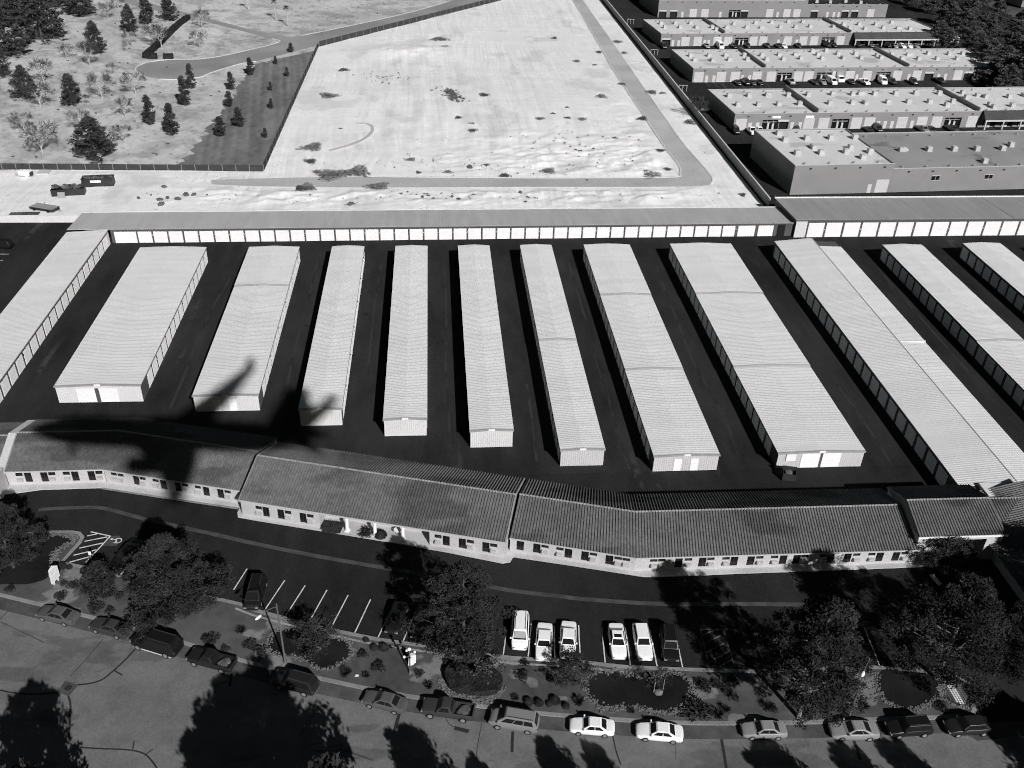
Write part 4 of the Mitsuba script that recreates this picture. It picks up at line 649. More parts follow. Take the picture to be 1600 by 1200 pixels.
def tree_meshes(seed, h, R, clumps, per, leaf, shape, base=.14, csize=.9, up=.3, trunk_r=.25, w=.45):
    """(crown, trunk with limbs): clumps of leaves at the ends of limbs, radius shape(t) * R at height t of the crown"""
    rng = np.random.default_rng(seed); V, F, n = [], [], 0; tr = MB()
    tr.tube((0, 0, 0), (0, 0, h * .55), trunk_r, trunk_r * .55, 8); tr.tube((0, 0, h * .55), (0, 0, h * .93), trunk_r * .55, .04, 6)
    for k in range(clumps):
        t = rng.uniform(0, 1) ** .9; z = h * (base + (1 - base) * t); a = k * 2.39996 + rng.normal(0, .35); lob = 1 + .26 * math.sin(3 * a + seed) + .22 * math.sin(42 * t + 2 * a) + .12 * math.sin(5 * a + 11 * t)
        rr = R * shape(t) * lob * (rng.uniform(.25, 1.0) ** .45)
        c = np.array([rr * math.cos(a), rr * math.sin(a), z]); s = csize * rng.uniform(.6, 1.25) * (.55 + .45 * shape(t))
        p = in_ball(per, rng) * [s, s, s * .62] + c
        o = p - [0, 0, z - s]; o /= np.linalg.norm(o, axis=1, keepdims=True) + 1e-9
        v, f = blades(p, leaf, rng, up, w, o); V.append(v); F.append(f + n); n += len(v)
        if k % 3 == 0 and rr > .5: tr.tube((0, 0, max(z - rr * .35, h * .06)), c, trunk_r * .28 * (1.1 - t), .02, 4, False)
    return mk(trimesh.Trimesh(np.vstack(V), np.vstack(F), process=False)), mk(tr.mesh())
cone = lambda t: (1 - t) ** .75 * min(1, t * 9 + .35)
egg = lambda t: math.sqrt(max(.02, 1 - (1.75 * t - .72) ** 2 * .92)) if t < 1 else .1
column = lambda t: min(1, .5 + 3 * t) * (1 - t) ** .42
broad = lambda t: max(.12, (1 - (1.9 * t - .75) ** 2 * .62)) * (1 - .35 * t)
PINE_ROUND = tree_meshes(1, 12.5, 5.9, 260, 120, .30, broad, .1, 1.05, trunk_r=.3)
PINE_TALL = tree_meshes(2, 13.8, 5.3, 230, 115, .28, lambda t: (1 - t) ** .6 * min(1, t * 6 + .45),   .10, .95, trunk_r=.26)
PINE_BIG = tree_meshes(3, 17.0, 5.9, 270, 120, .31, lambda t: (1 - t) ** .55 * min(1, t * 5 + .45), .27, 1.05, trunk_r=.3)
PINE_CLUMP = tree_meshes(4, 15.0, 6.6, 170, 190, .29, lambda t: (1 - t) ** .5 * min(1, t * 4 + .5), .2, 1.35, trunk_r=.32)
PARK_PINE = [tree_meshes(11 + i, 10, 3.6, 150, 30, .55, lambda t: (1 - t) ** .62 * min(1, t * 6 + .5), .10, 1.0, trunk_r=.22) for i in range(3)]
CYPRESS = [tree_meshes(21 + i, 10, 1.75, 110, 30, .5, column, .07, .75, .9, trunk_r=.18) for i in range(2)]
YOUNG = tree_meshes(31, 4.2, 2.0, 90, 34, .22, egg, .25, .55, trunk_r=.09)
SMALL = tree_meshes(32, 5.0, 3.4, 150, 34, .26, egg, .3, .7, trunk_r=.12)
SAPLING = tree_meshes(33, 3.4, .9, 34, 26, .16, egg, .35, .38, trunk_r=.05)
JUNIPER = tree_meshes(34, 4.6, 1.75, 110, 34, .24, egg, .02, .55, .8, trunk_r=.1)
STREET_PINE = tree_meshes(35, 12.0, 4.4, 300, 60, .55, egg, .12, 1.15, trunk_r=.25)
def bare(seed, h=9.0, n0=5):
    rng = np.random.default_rng(seed); tw = MB(); tr = MB(); tr.tube((0, 0, 0), (0, 0, h * .28), .2, .15, 7)
    def grow(p, d, L, r, depth):
        q = p + d * L; (tr if depth < 2 else tw).tube(p, q, max(r, .035), max(r * .6, .03), 5 if depth < 2 else 3, False)
        if depth == 4: return
        for k in range(3 + (depth == 0)):
            e = d + rng.normal(0, .55, 3); e[2] += .12; e /= np.linalg.norm(e); grow(q if k else p + d * L * .7, e, L * rng.uniform(.6, .8), r * .55, depth + 1)
    for k in range(n0):
        a = 2 * math.pi * (k + rng.uniform(-.2, .2)) / n0; d = np.array([.62 * math.cos(a), .62 * math.sin(a), .9]); d /= np.linalg.norm(d)
        grow(np.array([0, 0, h * .26]), d, h * .27, .13, 0)
    return mk(tw.mesh()), mk(tr.mesh())
BARE = [bare(41), bare(42), bare(43)]
def tree(kind, x, y, h, h0, label, cat='tree', name='pine_tree', leaf='m_needle', bark='m_bark', group=None, rz=None, parts=('crown', 'trunk'), sx=1.0):
    k = thing(name, label, cat, group); a = (x * 7.3 + y * 3.1) % 6.28 if rz is None else rz; s = h / h0
    tw = T().translate([x, y, 0]).rotate([0, 0, 1], math.degrees(a)).scale([s * sx, s * sx, s])
    put(parts[0], kind[0], leaf, k, tw=tw); put(parts[1], kind[1], bark, k, tw=tw); return k
# ---- trees round the car park
tree(PINE_ROUND, -50.78, 84.59, 10.2, 12.5, 'dark round pine at the left edge of the car park, standing on a grass island', sx=.74)
tree(PINE_ROUND, -29.99, 76.09, 11.4, 12.5, 'big broad pine that leans over the dark van in the street', sx=1.02)
tree(PINE_TALL, 2.23, 68.68, 13.8, 13.8, 'tall pointed pine standing in the middle of the planting bed', sx=.95)
tree(PINE_BIG, 36.50, 58.83, 17.0, 17.0, 'tall pine with a pale forked trunk at the street kerb, right of the middle', bark='m_bark_mid', sx=.92)
tree(PINE_CLUMP, 53.24, 62.86, 14.6, 15.0, 'clumpy dark pine with a pale trunk in the rightmost grass island', bark='m_bark_mid', sx=.95)
tree(PINE_CLUMP, 59.99, 63.12, 11.0, 15.0, 'dark pine at the driveway, right of the clumpy pine', rz=2.0, sx=.62)
tree(YOUNG, -13.74, 70.20, 4.4, 4.2, 'small round tree with a stone at its foot in the lamp grass island', name='small_tree', leaf='m_leaf')
tree(SMALL, 61.93, 78.47, 4.8, 5.0, 'spreading grey leaved tree in front of the gatehouse opening', name='small_tree', leaf='m_leaf')
tree(SAPLING, 22.59, 62.69, 3.6, 3.4, 'young staked tree on the middle grass island', name='young_tree', leaf='m_leaf')
tree(JUNIPER, -39.08, 79.88, 4.4, 4.6, 'dense juniper beside the black sedan at the left', name='juniper', leaf='m_shrub', sx=1.1)
tree(YOUNG, 13.61, 64.49, 4.0, 4.2, 'dark bushy small tree in front of the middle white sedan', name='small_tree', leaf='m_shrub', rz=1.0)
tree(YOUNG, 40.85, 59.87, 4.6, 4.2, 'dark small tree at the foot of the tall pine by the kerb', name='small_tree', leaf='m_shrub', rz=3.0)
# trees on the near side of the street, below the picture: their shadows reach into it
for i, (x, y, h, sx) in enumerate([(-42.65, 66.10, 15, .62), (-21.13, 66.36, 19.0, .84), (-4.36, 59.49, 11.0, .62), (9.79, 57.39, 11.0, .5), (14.20, 56.71, 10.5, .45), (2.70, 55.90, 10.0, .4), (31.36, 55.77, 11.0, .7), (39.40, 55.18, 11.0, .55), (44.44, 55.28, 11.5, .55), (57.68, 59.87, 14.0, .9), (-24.18, 61.84, 16, .6)]):
    tree(STREET_PINE, x + .592 * h, y - 1.403 * h, h, 12.0, 'street tree below the picture casting the %s shadow from the left on the street' % nth([0, 2, 4, 6, 7, 5, 8, 9, 10, 11, 1][i]), name='street_tree', group='trees on the near side of the street', sx=sx, rz=i * 1.7)
for i, (x, y, h) in enumerate([(68.75, 60.95, 15.0), (77.44, 66.28, 15.0), (69.26, 66.69, 12.0)]):
    tree(PINE_CLUMP, x, y, h, 15.0, 'pine beyond the driveway outside the right edge, %s one' % nth(i), group='pines beyond the driveway', rz=i * 2.1, sx=1.1)
# ---- the park
rows = [((17, 89), 17, 1.25), ((67, 65), 20, 1.2), ((125, 25), 16, 1.3), ((3, 121), 10, 1.1), ((30, 40), 18, 1.2), ((95, 12), 17, 1.2), ((152, 85), 0, 1.0), ((43, 155), 0, 1.0), ((115, 165), 0, 1.0), ((150, 247), 0, 1.25), ((266, 33), 0, 1.0), ((232, 38), 0, 1.0), ((205, 50), 0, 1.0)]
tops = {6: 37, 7: 104, 8: 121, 9: 190, 10: -4, 11: -4, 12: 11}
PP = [(-139.02, 326.38), (-136.17, 348.23), (-136.57, 390.77), (-132.53, 301.22), (-152.87, 372.69), (-148.59, 405.74), (-112.74, 331.10), (-116.89, 278.22), (-102.18, 272.27), (-83.23, 228.42), (-100.82, 383.97), (-107.48, 377.88), (-110.43, 364.75)]
PH = [15, 17, 15, 9, 16, 16, 10.6, 9.4, 8.8, 10.0, 9.5, 10.5, 9.5]; PX = [1.3, 1.3, 1.3, 1.0, 1.3, 1.3, .95, 1.15, 1.1, 1.5, .95, .9, .9]
PL = ['big dark pine at the left edge of the park, nearest of the dense group', 'big dark pine of the dense group, standing forward on its right', 'big dark pine at the right end of the dense group', 'dark pine cut by the left edge, alone below the dense group', 'big dark pine at the top left corner of the park', 'big dark pine in the middle of the dense group at the top', 'park pine behind a bare tree, left of the hedge', 'broad park pine at the left with a bare tree in front', 'park pine with a visible trunk, right of the broad one at the left', 'broad dark pine standing nearest to the park fence', 'park pine at the far end of the hedge', 'tall park pine left of the hedge end at the top', 'small park pine left of the tall one behind the hedge']
for i, ((x, y), h, sx) in enumerate(zip(PP, PH, PX)): tree(PARK_PINE[i % 3], x, y, h, 10, PL[i], leaf='m_park_needle', group='pines in the park', sx=sx)
CP = [(-76.40, 254.52), (-68.73, 245.95), (-73.06, 290.32), (-71.12, 272.43), (-58.05, 306.30), (-61.08, 289.30), (-58.63, 272.12), (-52.76, 253.28), (-56.02, 245.09), (-49.12, 336.91), (-52.10, 320.18), (-46.45, 305.20), (-49.39, 288.97), (-46.62, 270.54), (-44.44, 244.21)]
CH = [8.2, 8.4, 7.6, 8.4, 5.6, 5.4, 4.6, 5.4, 5.4, 3.2, 2.8, 3.0, 2.8, 3.0, 2.8]; CS = [1.0, 1.15, .9, 1.05, 1.25, 1.2, 1.4, 1.4, 1.4, 1.6, 1.2, 1.2, 1.2, 1.2, 1.3]
CL = ['slender cypress left of the pair near the mown strip', 'slender cypress right of the pair near the mown strip', 'slender cypress below the rounded road end, the farther of two', 'slender cypress below the rounded road end, the nearer of two'] + ['young cypress on the mown strip, ' + t for t in ('at the road corner', 'at its left edge, farthest', 'at its left edge, middle one', 'nearest the middle of the strip', 'nearest the front of the strip', 'dark one beside the road', 'farthest by the side fence', 'second along the side fence', 'third along the side fence', 'fourth along the side fence', 'nearest along the side fence')]
for i, ((x, y), h, sx) in enumerate(zip(CP, CH, CS)): tree(CYPRESS[i % 2], x, y, h, 10, CL[i], leaf='m_park_needle', name='cypress', group='cypresses in the park', sx=sx)
BP = [(-124.55, 385.78), (-125.95, 404.98), (-86.49, 372.64), (-81.18, 341.74), (-105.77, 346.08), (-93.65, 340.16), (-97.77, 345.56), (-120.50, 324.70), (-117.71, 294.49), (-96.11, 278.80), (-88.12, 284.34), (-85.07, 261.79), (-96.76, 231.10), (-79.61, 240.10), (-110.33, 315.23), (-110.23, 269.59), (-103.97, 335.99), (-100.60, 305.44), (-92.76, 248.76), (-107.51, 249.05)]
BH = [7, 5.5, 7.5, 6.5, 5, 8.5, 8, 5.5, 8, 8.5, 7.5, 6, 9, 5.5, 9, 8, 3.5, 4, 6.5, 6]
fl = from_left(BP)
for i, ((x, y), h) in enumerate(zip(BP, BH)): tree(BARE[i % 3], x, y, h, 9.0, 'leafless park tree with a pale trunk, %s from the left in the park' % nth(fl[i]), name='bare_tree', leaf='m_twig', bark='m_bark_pale', group='leafless trees in the park', parts=('twigs', 'trunk'))
tree(BARE[1], 76.84, 264.04, 7.0, 9.0, 'leafless tree leaning over the pale cap of the block wall', name='bare_tree', leaf='m_twig', bark='m_bark', parts=('twigs', 'trunk'))
# thin palms at the top
rng = np.random.default_rng(9); m = MB()
for k in range(26):
    a = k * 2.4; e = rng.uniform(-.5, .8); d = np.array([math.cos(a) * math.cos(e), math.sin(a) * math.cos(e), math.sin(e)]); s = np.cross(d, [0, 0, 1.0]); s /= np.linalg.norm(s)
    m.raw([-s * .1, d * .9 + s * .22, d * 1.7 - [0, 0, .5], d * .9 - s * .22, s * .1], [[0, 4, 1], [0, 1, 3], [1, 2, 3]])
FROND = mk(m.mesh())
PM = [(-55.35, 377.96), (-61.45, 389.01), (-75.06, 407.63)]
for i, (x, y) in enumerate(PM):
    k = thing('palm_tree', 'thin palm with a pale trunk at the top of the park, %s from the left' % nth(2 - i), 'palm', 'palms at the top of the park')
    m = MB(); m.tube((0, 0, 0), (0, 0, 6.8), .2, .15, 7); put('trunk', m.mesh(), 'm_bark_pale', k, tw=at(x, y)); put('crown', FROND, 'm_park_needle', k, tw=at(x, y, 6.8))
# clipped hedges
rng = np.random.default_rng(12)
def hedge(label, line, w, h, leaf=.22, name='hedge', mat='m_shrub', dens=70, closed=False, group=None):
    line = np.asarray(line, float); L = np.r_[0, np.cumsum(np.linalg.norm(np.diff(line, axis=0), axis=1))]; n = int(L[-1] * w * dens)
    s = rng.uniform(0, L[-1], n); c = np.c_[np.interp(s, L, line[:, 0]), np.interp(s, L, line[:, 1])]; d = np.gradient(line, axis=0); d /= np.linalg.norm(d, axis=1, keepdims=True)
    dn = np.c_[np.interp(s, L, -d[:, 1]), np.interp(s, L, d[:, 0])]; o = rng.uniform(-1, 1, n); side = rng.uniform(0, 1, n) < .4
    o = np.where(side, np.sign(o), o); z = np.where(side, rng.uniform(.1, h, n), h + rng.normal(0, .03, n))
    v, f = blades(np.c_[c + dn * (o * w / 2)[:, None], z], leaf, rng, .4, .6)
    k = thing(name, label, 'hedge', group); put('leaves', (v, f), mat, k); put('core', strip(line, w * .9, .05, h * .95), 'm_shrub', k)
hedge('long dark clipped hedge zigzagging behind the rounded road end', [(-94.66, 387.87), (-95.56, 377.55), (-95.73, 365.65), (-95.65, 353.43), (-95.58, 340.06), (-95.74, 331.93), (-95.91, 326.69), (-93.85, 325.93), (-91.79, 326.02)], 1.7, 1.7, .5, dens=16)
hedge('short clipped hedge piece right of the zigzag hedge', [(-89.83, 326.54), (-86.73, 326.68)], 1.7, 1.5, .5, dens=16)
hedge('low clipped hedge under the porch of the office wing', [(-14.81, 90.03), (-12.56, 89.54)], 1.5, .9)
# the oval hedge planter
cx, cy = 3.17, 65.15; V, F, n = [], [], 0
ov = np.array([(0.24, 66.21), (0.69, 66.89), (1.32, 67.05), (2.03, 66.75), (2.75, 66.65), (4.04, 66.65), (4.52, 65.99), (5.19, 65.95), (5.80, 65.79), (6.18, 65.27), (6.18, 64.45), (5.82, 63.67), (5.04, 63.22), (3.63, 63.23), (2.13, 63.56), (1.14, 63.85), (0.55, 64.50), (0.28, 65.32)]); ov = spline(ov, 4, True)
k = thing('oval_hedge', 'oval bed of low clipped hedge with a rocky gap in its middle', 'hedge'); put('core', slab(ov, .1, .85), 'm_shrub', k)
from shapely.geometry import Polygon, Point
po = Polygon(ov); pts_ = rng.uniform(ov.min(0), ov.max(0), (9000, 2)); import shapely
pts_ = pts_[shapely.contains_xy(po, pts_[:, 0], pts_[:, 1])]
b_ = po.boundary; ed = np.array([b_.interpolate(t, True).coords[0] for t in rng.uniform(0, 1, 2200)])
c = np.vstack([np.c_[pts_, .9 + .12 * (meshkit.noise(np.c_[pts_, np.zeros(len(pts_))] * 1.5) - .4)], np.c_[ed, rng.uniform(.15, .9, len(ed))]])
put('leaves', blades(c, .2, rng, .5, .6), 'm_shrub', k)
put('river_rocks', rocks(np.array([(cx + .3, cy + .9), (cx + 1.6, cy + .6)]), .45, 60, .13, rng, .9), 'm_rock', label='pale rocks in the gap of the oval hedge', cat='rocks', kind='stuff')
# shrubs of the planting bed
def shrub_mesh(seed, kind):
    rng = np.random.default_rng(seed)
    if kind == 'ball':
        p = rng.normal(0, 1, (900, 3)); p /= np.linalg.norm(p, axis=1, keepdims=True); p[:, 2] = np.abs(p[:, 2]); p *= rng.uniform(.85, 1.03, (900, 1)); p[:, 2] *= 1.1
        m = MB(); m.raw(*blades(p, .16, rng, .2, .6, p)); s = trimesh.creation.icosphere(subdivisions=2); m.raw(s.vertices * [.88, .88, .95] + [0, 0, .05], s.faces); return mk(m.mesh())
    if kind == 'spiky':
        m = MB()
        for k in range(110):
            a = rng.uniform(0, 6.28); e = rng.uniform(.15, 1.4); d = np.array([math.cos(a) * math.cos(e), math.sin(a) * math.cos(e), math.sin(e)]); s = np.cross(d, [0, 0, 1.0]); s /= np.linalg.norm(s); L = rng.uniform(.7, 1.15)
            m.raw([s * .05, -s * .05, d * L * .6 - s * .06, d * L, d * L * .6 + s * .06], [[0, 1, 2], [0, 2, 4], [4, 2, 3]])
        return mk(m.mesh())
    p = in_ball(520, rng); p[:, 2] = np.abs(p[:, 2]) * .9; p[:, :2] *= (1 + .3 * np.sin(3 * np.arctan2(p[:, 1], p[:, 0]) + seed))[:, None]
    return mk(blades(p, .24, rng, .4, .5, p))
SH = {'ball': shrub_mesh(51, 'ball'), 'spiky': shrub_mesh(52, 'spiky'), 'loose': shrub_mesh(53, 'loose'), 'loose2': shrub_mesh(54, 'loose')}
def shrub(kind, x, y, r, label, group='shrubs in the planting bed', mat='m_shrub', hz=1.0, z=.1, rz=0.0, sx=1.0):
    nm = {'ball': 'round_shrub', 'spiky': 'spiky_plant'}.get(kind, 'shrub')
    put(nm, SH[kind], mat, tw=T().translate([x, y, z]).rotate([0, 0, 1], math.degrees(rz)).scale([r * sx, r, r * hz]), label=label, cat='shrub', group=group)
SP = dict(loose=[(-49.84, 80.99), (-43.69, 79.49), (-44.09, 81.65), (-42.79, 81.17), (-37.12, 79.28), (-26.10, 72.53), (-20.97, 71.19), (-2.56, 66.41), (8.85, 67.21), (8.43, 65.51), (27.13, 63.79), (29.05, 63.35), (29.79, 62.73), (44.64, 62.54), (52.05, 59.19), (37.16, 62.18), (18.67, 64.98), (-19.72, 70.23), (-23.64, 70.78), (34.15, 59.98)],
          spiky=[(-22.36, 73.36), (-10.38, 66.90), (-8.19, 66.45), (14.02, 61.92), (29.09, 60.17), (19.30, 60.53), (28.18, 59.59), (43.91, 59.71), (-1.54, 64.77), (33.62, 60.25), (7.45, 62.75)],
          loose2=[(-6.88, 67.49), (-39.23, 77.41), (-37.60, 77.13), (27.66, 63.09), (37.53, 59.25), (-8.69, 69.32), (-25.38, 72.04), (0.53, 67.46), (31.00, 63.84)],
          ball=[(-7.49, 70.15), (-6.44, 70.10), (-8.46, 71.29), (8.80, 62.12), (9.86, 61.98), (10.91, 61.77), (11.55, 62.13), (12.61, 61.44), (11.40, 65.02), (-45.20, 84.44), (-44.27, 84.29), (-42.35, 83.56)])
allp = [(kd, q) for kd in SP for q in SP[kd]]
for kd, word in (('loose', 'loose dark shrub'), ('spiky', 'spiky rosette plant'), ('loose2', 'low bushy shrub'), ('ball', 'round clipped shrub')):
    fl = from_left(SP[kd])
    for i, (x, y) in enumerate(SP[kd]): shrub(kd, x, y, {'loose': .62, 'spiky': .72, 'loose2': .75, 'ball': .48}[kd] * (1 + .25 * math.sin(i * 2.3)), '%s in the planting bed, %s of its kind from the left' % (word, nth(fl[i])), rz=i * 1.3, hz=1.0)
shrub('loose', 26.22, 60.09, 1.5, 'wide dense dark shrub right of the middle grass island', hz=.7, sx=1.3)
shrub('loose', -9.39, 88.60, .95, 'loose shrub before the second porch column', hz=1.2, z=.15); shrub('ball', -7.57, 88.23, .8, 'round shrub before the third porch column', hz=1.0, z=.15)
# weeds on the sand
WP = [(2.57, 359.00), (4.29, 347.14), (-31.64, 283.99), (-31.65, 236.67), (-30.86, 226.06), (-29.32, 313.75), (-18.57, 218.89), (-24.54, 216.67), (6.89, 263.17), (10.50, 257.31), (10.61, 251.04), (-25.55, 252.65), (-6.01, 227.67), (-3.99, 218.52), (17.03, 216.40), (12.90, 224.06), (15.36, 286.07), (46.01, 363.56), (49.92, 328.98), (55.48, 323.97), (51.88, 285.75), (30.36, 262.45), (39.59, 273.95), (38.42, 263.23), (42.55, 262.10), (34.63, 267.46), (28.08, 219.57), (53.28, 217.44), (48.97, 245.03), (59.90, 342.30), (69.53, 358.64), (60.31, 263.08), (68.57, 290.51), (71.93, 289.89), (73.51, 259.71), (59.47, 235.17), (68.96, 341.80), (60.82, 299.87), (-18.97, 198.06), (-29.76, 208.65), (-13.49, 209.08), (-31.09, 207.43), (3.19, 218.55), (72.74, 203.80), (58.45, 221.11), (40.22, 222.39)]
WR = [3.2, 2.2, 2.8, 3, 1.6, 1.6, 3.4, 4, 1.1, 1.0, 1.4, .5, 1.2, .8, 1.3, .8, 1.5, 1.2, 1.3, .9, 2, 1.2, .7, 1, 1.3, .8, 1.7, 2.6, 1, 1.3, 1.7, 1.6, 1.8, 1.1, 1.9, 1.2, 1.2, 1.2, .9, 2.2, 2.6, 1.6, 1.2, 1.0, 1.0, .8]
fl = from_left(WP)
for i, ((x, y), r) in enumerate(zip(WP, WR)):
    put('weed_clump', SH['loose2' if i % 2 else 'loose'], 'm_weed' if r > 1.6 or i % 3 == 0 else 'm_clod', tw=T().translate([x, y, .0]).rotate([0, 0, 1], i * 77.0).scale([r * 1.15, r * .9, r * (.28 if r > 1.9 else .5)]), label='dry weed clump on the pale sandy lot, %s from the left' % nth(fl[i]), cat='weeds', group='weed clumps on the sandy lot')
rng = np.random.default_rng(77)
for lab, c0, sd, n, s in (('dark clods scattered over the bright upper sand', [(-14.80, 304.84), (-6.62, 305.14), (-14.42, 294.37)], .5, 70, .2), ('rubble heap on the sand right of the middle', [(5.54, 285.77), (8.49, 279.73), (6.80, 289.32)], .5, 150, .3), ('dark litter over the lumpy front part of the sandy lot', [(38.81, 235.46), (54.95, 230.62), (44.67, 251.61)], .55, 120, .2), ('litter in the middle of the rough front sand', [(3.28, 224.00), (17.60, 222.25), (3.38, 229.66)], .6, 60, .18), ('clods on the berm behind the long grey roof', [(2.91, 203.04), (55.63, 203.40), (2.97, 206.24)], .55, 150, .2)):
    c0 = np.array(c0); e1, e2 = c0[1] - c0[0], c0[2] - c0[0]; m = MB()
    for g1, g2 in rng.normal(0, sd, (n, 2)):
        x, y = c0[0] + e1 * g1 + e2 * g2; r_ = s * rng.lognormal(0, .45)
        m.raw(turn(ico.vertices * rng.uniform(.5, 1.3, 3) * r_ * [1, 1, .6], rng.uniform(0, 6)) + [x, y, .12], ico.faces)
    put('clods', m.mesh(), 'm_clod' if 'rubble' not in lab else 'm_stone', label=lab, cat='clods', kind='stuff')
DS = [(-61.33, 200.80), (-60.44, 198.17), (-56.27, 203.86), (-57.51, 201.17), (-54.57, 203.86), (-59.92, 201.94), (-62.18, 208.61), (-18.97, 198.06)]
fl = from_left(DS)
for i, (x, y) in enumerate(DS):
    put('dark_lump', trimesh.Trimesh(ico.vertices * [.9, .6, .45] * (1 + .2 * math.sin(i)), ico.faces), 'm_clod', tw=at(x, y, .2, i), label='dark lump of soil on the berm, %s from the left' % nth(fl[i]), cat='soil', group='dark lumps on the berm')
# flat grave markers
rng = np.random.default_rng(3); m = MB(); m.box(-.35, .35, -.25, .25, 0, .16); mkA = mk(m.mesh()); m = MB(); m.box(-.25, .25, -.12, .12, 0, .5); mkB = mk(m.mesh())
MP = [(x, y) for x, y in [(-132.83, 353.28), (-119.52, 322.22), (-117.66, 354.15), (-99.48, 318.96), (-81.47, 285.90), (-81.02, 287.97), (-93.76, 264.55), (-88.76, 265.86), (-125.74, 291.39), (-104.03, 242.31), (-110.05, 263.00), (-104.99, 267.89), (-101.92, 275.42), (-81.63, 257.81), (-99.89, 248.11), (-78.29, 286.68), (-65.95, 282.98), (-70.24, 231.84), (-69.12, 230.43), (-68.50, 239.24), (-75.83, 229.42), (-97.33, 228.29), (-103.23, 229.17), (-88.03, 279.03), (-94.33, 282.15), (-109.86, 326.90), (-102.53, 320.48), (-119.52, 377.08), (-126.42, 376.62), (-128.96, 363.61), (-50.28, 400.68), (-43.89, 379.83), (-34.31, 406.90), (-30.89, 414.96), (-20.48, 421.14), (-41.44, 414.13), (-54.22, 410.53), (-41.52, 391.58), (-57.68, 408.97), (-22.34, 402.73), (-47.18, 374.05), (-43.85, 372.07)]] + [tuple(p_) for p_ in np.array([(-150, 232), (-60, 322)]).mean(0) + rng.uniform(-1, 1, (24, 2)) * [52, 58]]
fl = from_left(MP)
for i, (x, y) in enumerate(MP): put('grave_marker', mkB if i % 3 == 0 else mkA, 'm_steel' if i % 5 == 0 else 'm_stone', tw=at(x, y, .04, rng.uniform(-.2, .2)), label='small flat marker in the bleached park lawn, %s from the left' % nth(fl[i]), cat='grave marker', group='flat markers in the park lawn')
# ---- dark trees at the top right
TP = [(195.85, 361.34), (217.98, 396.98), (211.66, 373.08), (193.97, 348.94), (198.26, 336.57), (222.78, 373.72), (191.60, 305.94), (195.03, 321.09), (209.58, 332.43), (194.11, 298.17), (234.12, 410.84), (243.63, 405.00), (221.93, 423.44), (220.67, 440.51), (236.80, 374.52), (209.64, 321.67), (187.45, 294.16), (240.24, 436.19), (254.74, 440.27), (227.96, 348.62)]
TH = [9, 10, 11, 8, 10, 10, 12, 11, 11, 12, 10, 9, 9, 8, 11, 12, 9, 10, 10, 12]
fl = from_left(TP)
for i, ((x, y), h) in enumerate(zip(TP, TH)): tree(PARK_PINE[i % 3], x, y, h, 10, 'dark tree of the grove right of the warehouses, %s from the left' % nth(fl[i]), name='grove_tree', leaf='m_grove', group='grove right of the warehouses', sx=1.6)

# ================================================================= VEHICLES (x forwards, y left, wheels on z = 0)
def loft(st):
    """closed body through stations (x, half width, z bottom, z top): rounded sections"""
    R = []
    for x, w, zb, zt in st:
        zm = zb + (zt - zb) * .55; s = [(w * .86, zb), (w * .98, zb + .12), (w, zm), (w * .96, zt - .10), (w * .88, zt - .02), (w * .55, zt + .015)]
        R.append(np.array([(x, y, z) for y, z in s] + [(x, -y, z) for y, z in s[::-1]]))
    n = len(R[0]); v = np.vstack(R); f = []
    for k in range(len(R) - 1):
        i = np.arange(n); j = (i + 1) % n; a, b = k * n, (k + 1) * n
        f += [np.c_[a + i, b + i, b + j], np.c_[a + i, b + j, a + j]]
    f.append([[0, i, i + 1] for i in range(1, n - 1)]); e = (len(R) - 1) * n; f.append([[e, e + i + 1, e + i] for i in range(1, n - 1)])
    m = trimesh.Trimesh(v, np.vstack(f), process=False); m.fix_normals(); return m
SPH = trimesh.creation.icosphere(subdivisions=1).vertices
def hullbox(corners, r=.07):
    return m3.Manifold.hull_points(np.vstack([SPH * r + c for c in corners]).tolist())
def cab(x0, x1, x2, x3, wb, wr, zb, zr, r=.07):
    """greenhouse: base from x0 (front) to x3 (rear) at z = zb, roof from x1 to x2 at z = zr"""
    return hullbox([(x, s * (w - r), z) for x, w, z in ((x0 - r, wb, zb), (x3 + r, wb, zb), (x1 - r, wr, zr - r), (x2 + r, wr, zr - r)) for s in (1, -1)], r)
def pane(q, lift=.012):
    q = np.array(q, float); n = np.cross(q[1] - q[0], q[3] - q[0]); n /= np.linalg.norm(n)
    m = MB(); v = np.vstack([q + n * lift, q - n * .02]); m.raw(v, [[0, 1, 2], [0, 2, 3], [4, 6, 5], [4, 7, 6], [0, 4, 5], [0, 5, 1], [1, 5, 6], [1, 6, 2], [2, 6, 7], [2, 7, 3], [3, 7, 4], [3, 4, 0]]); return m.mesh()
KINDS = {}
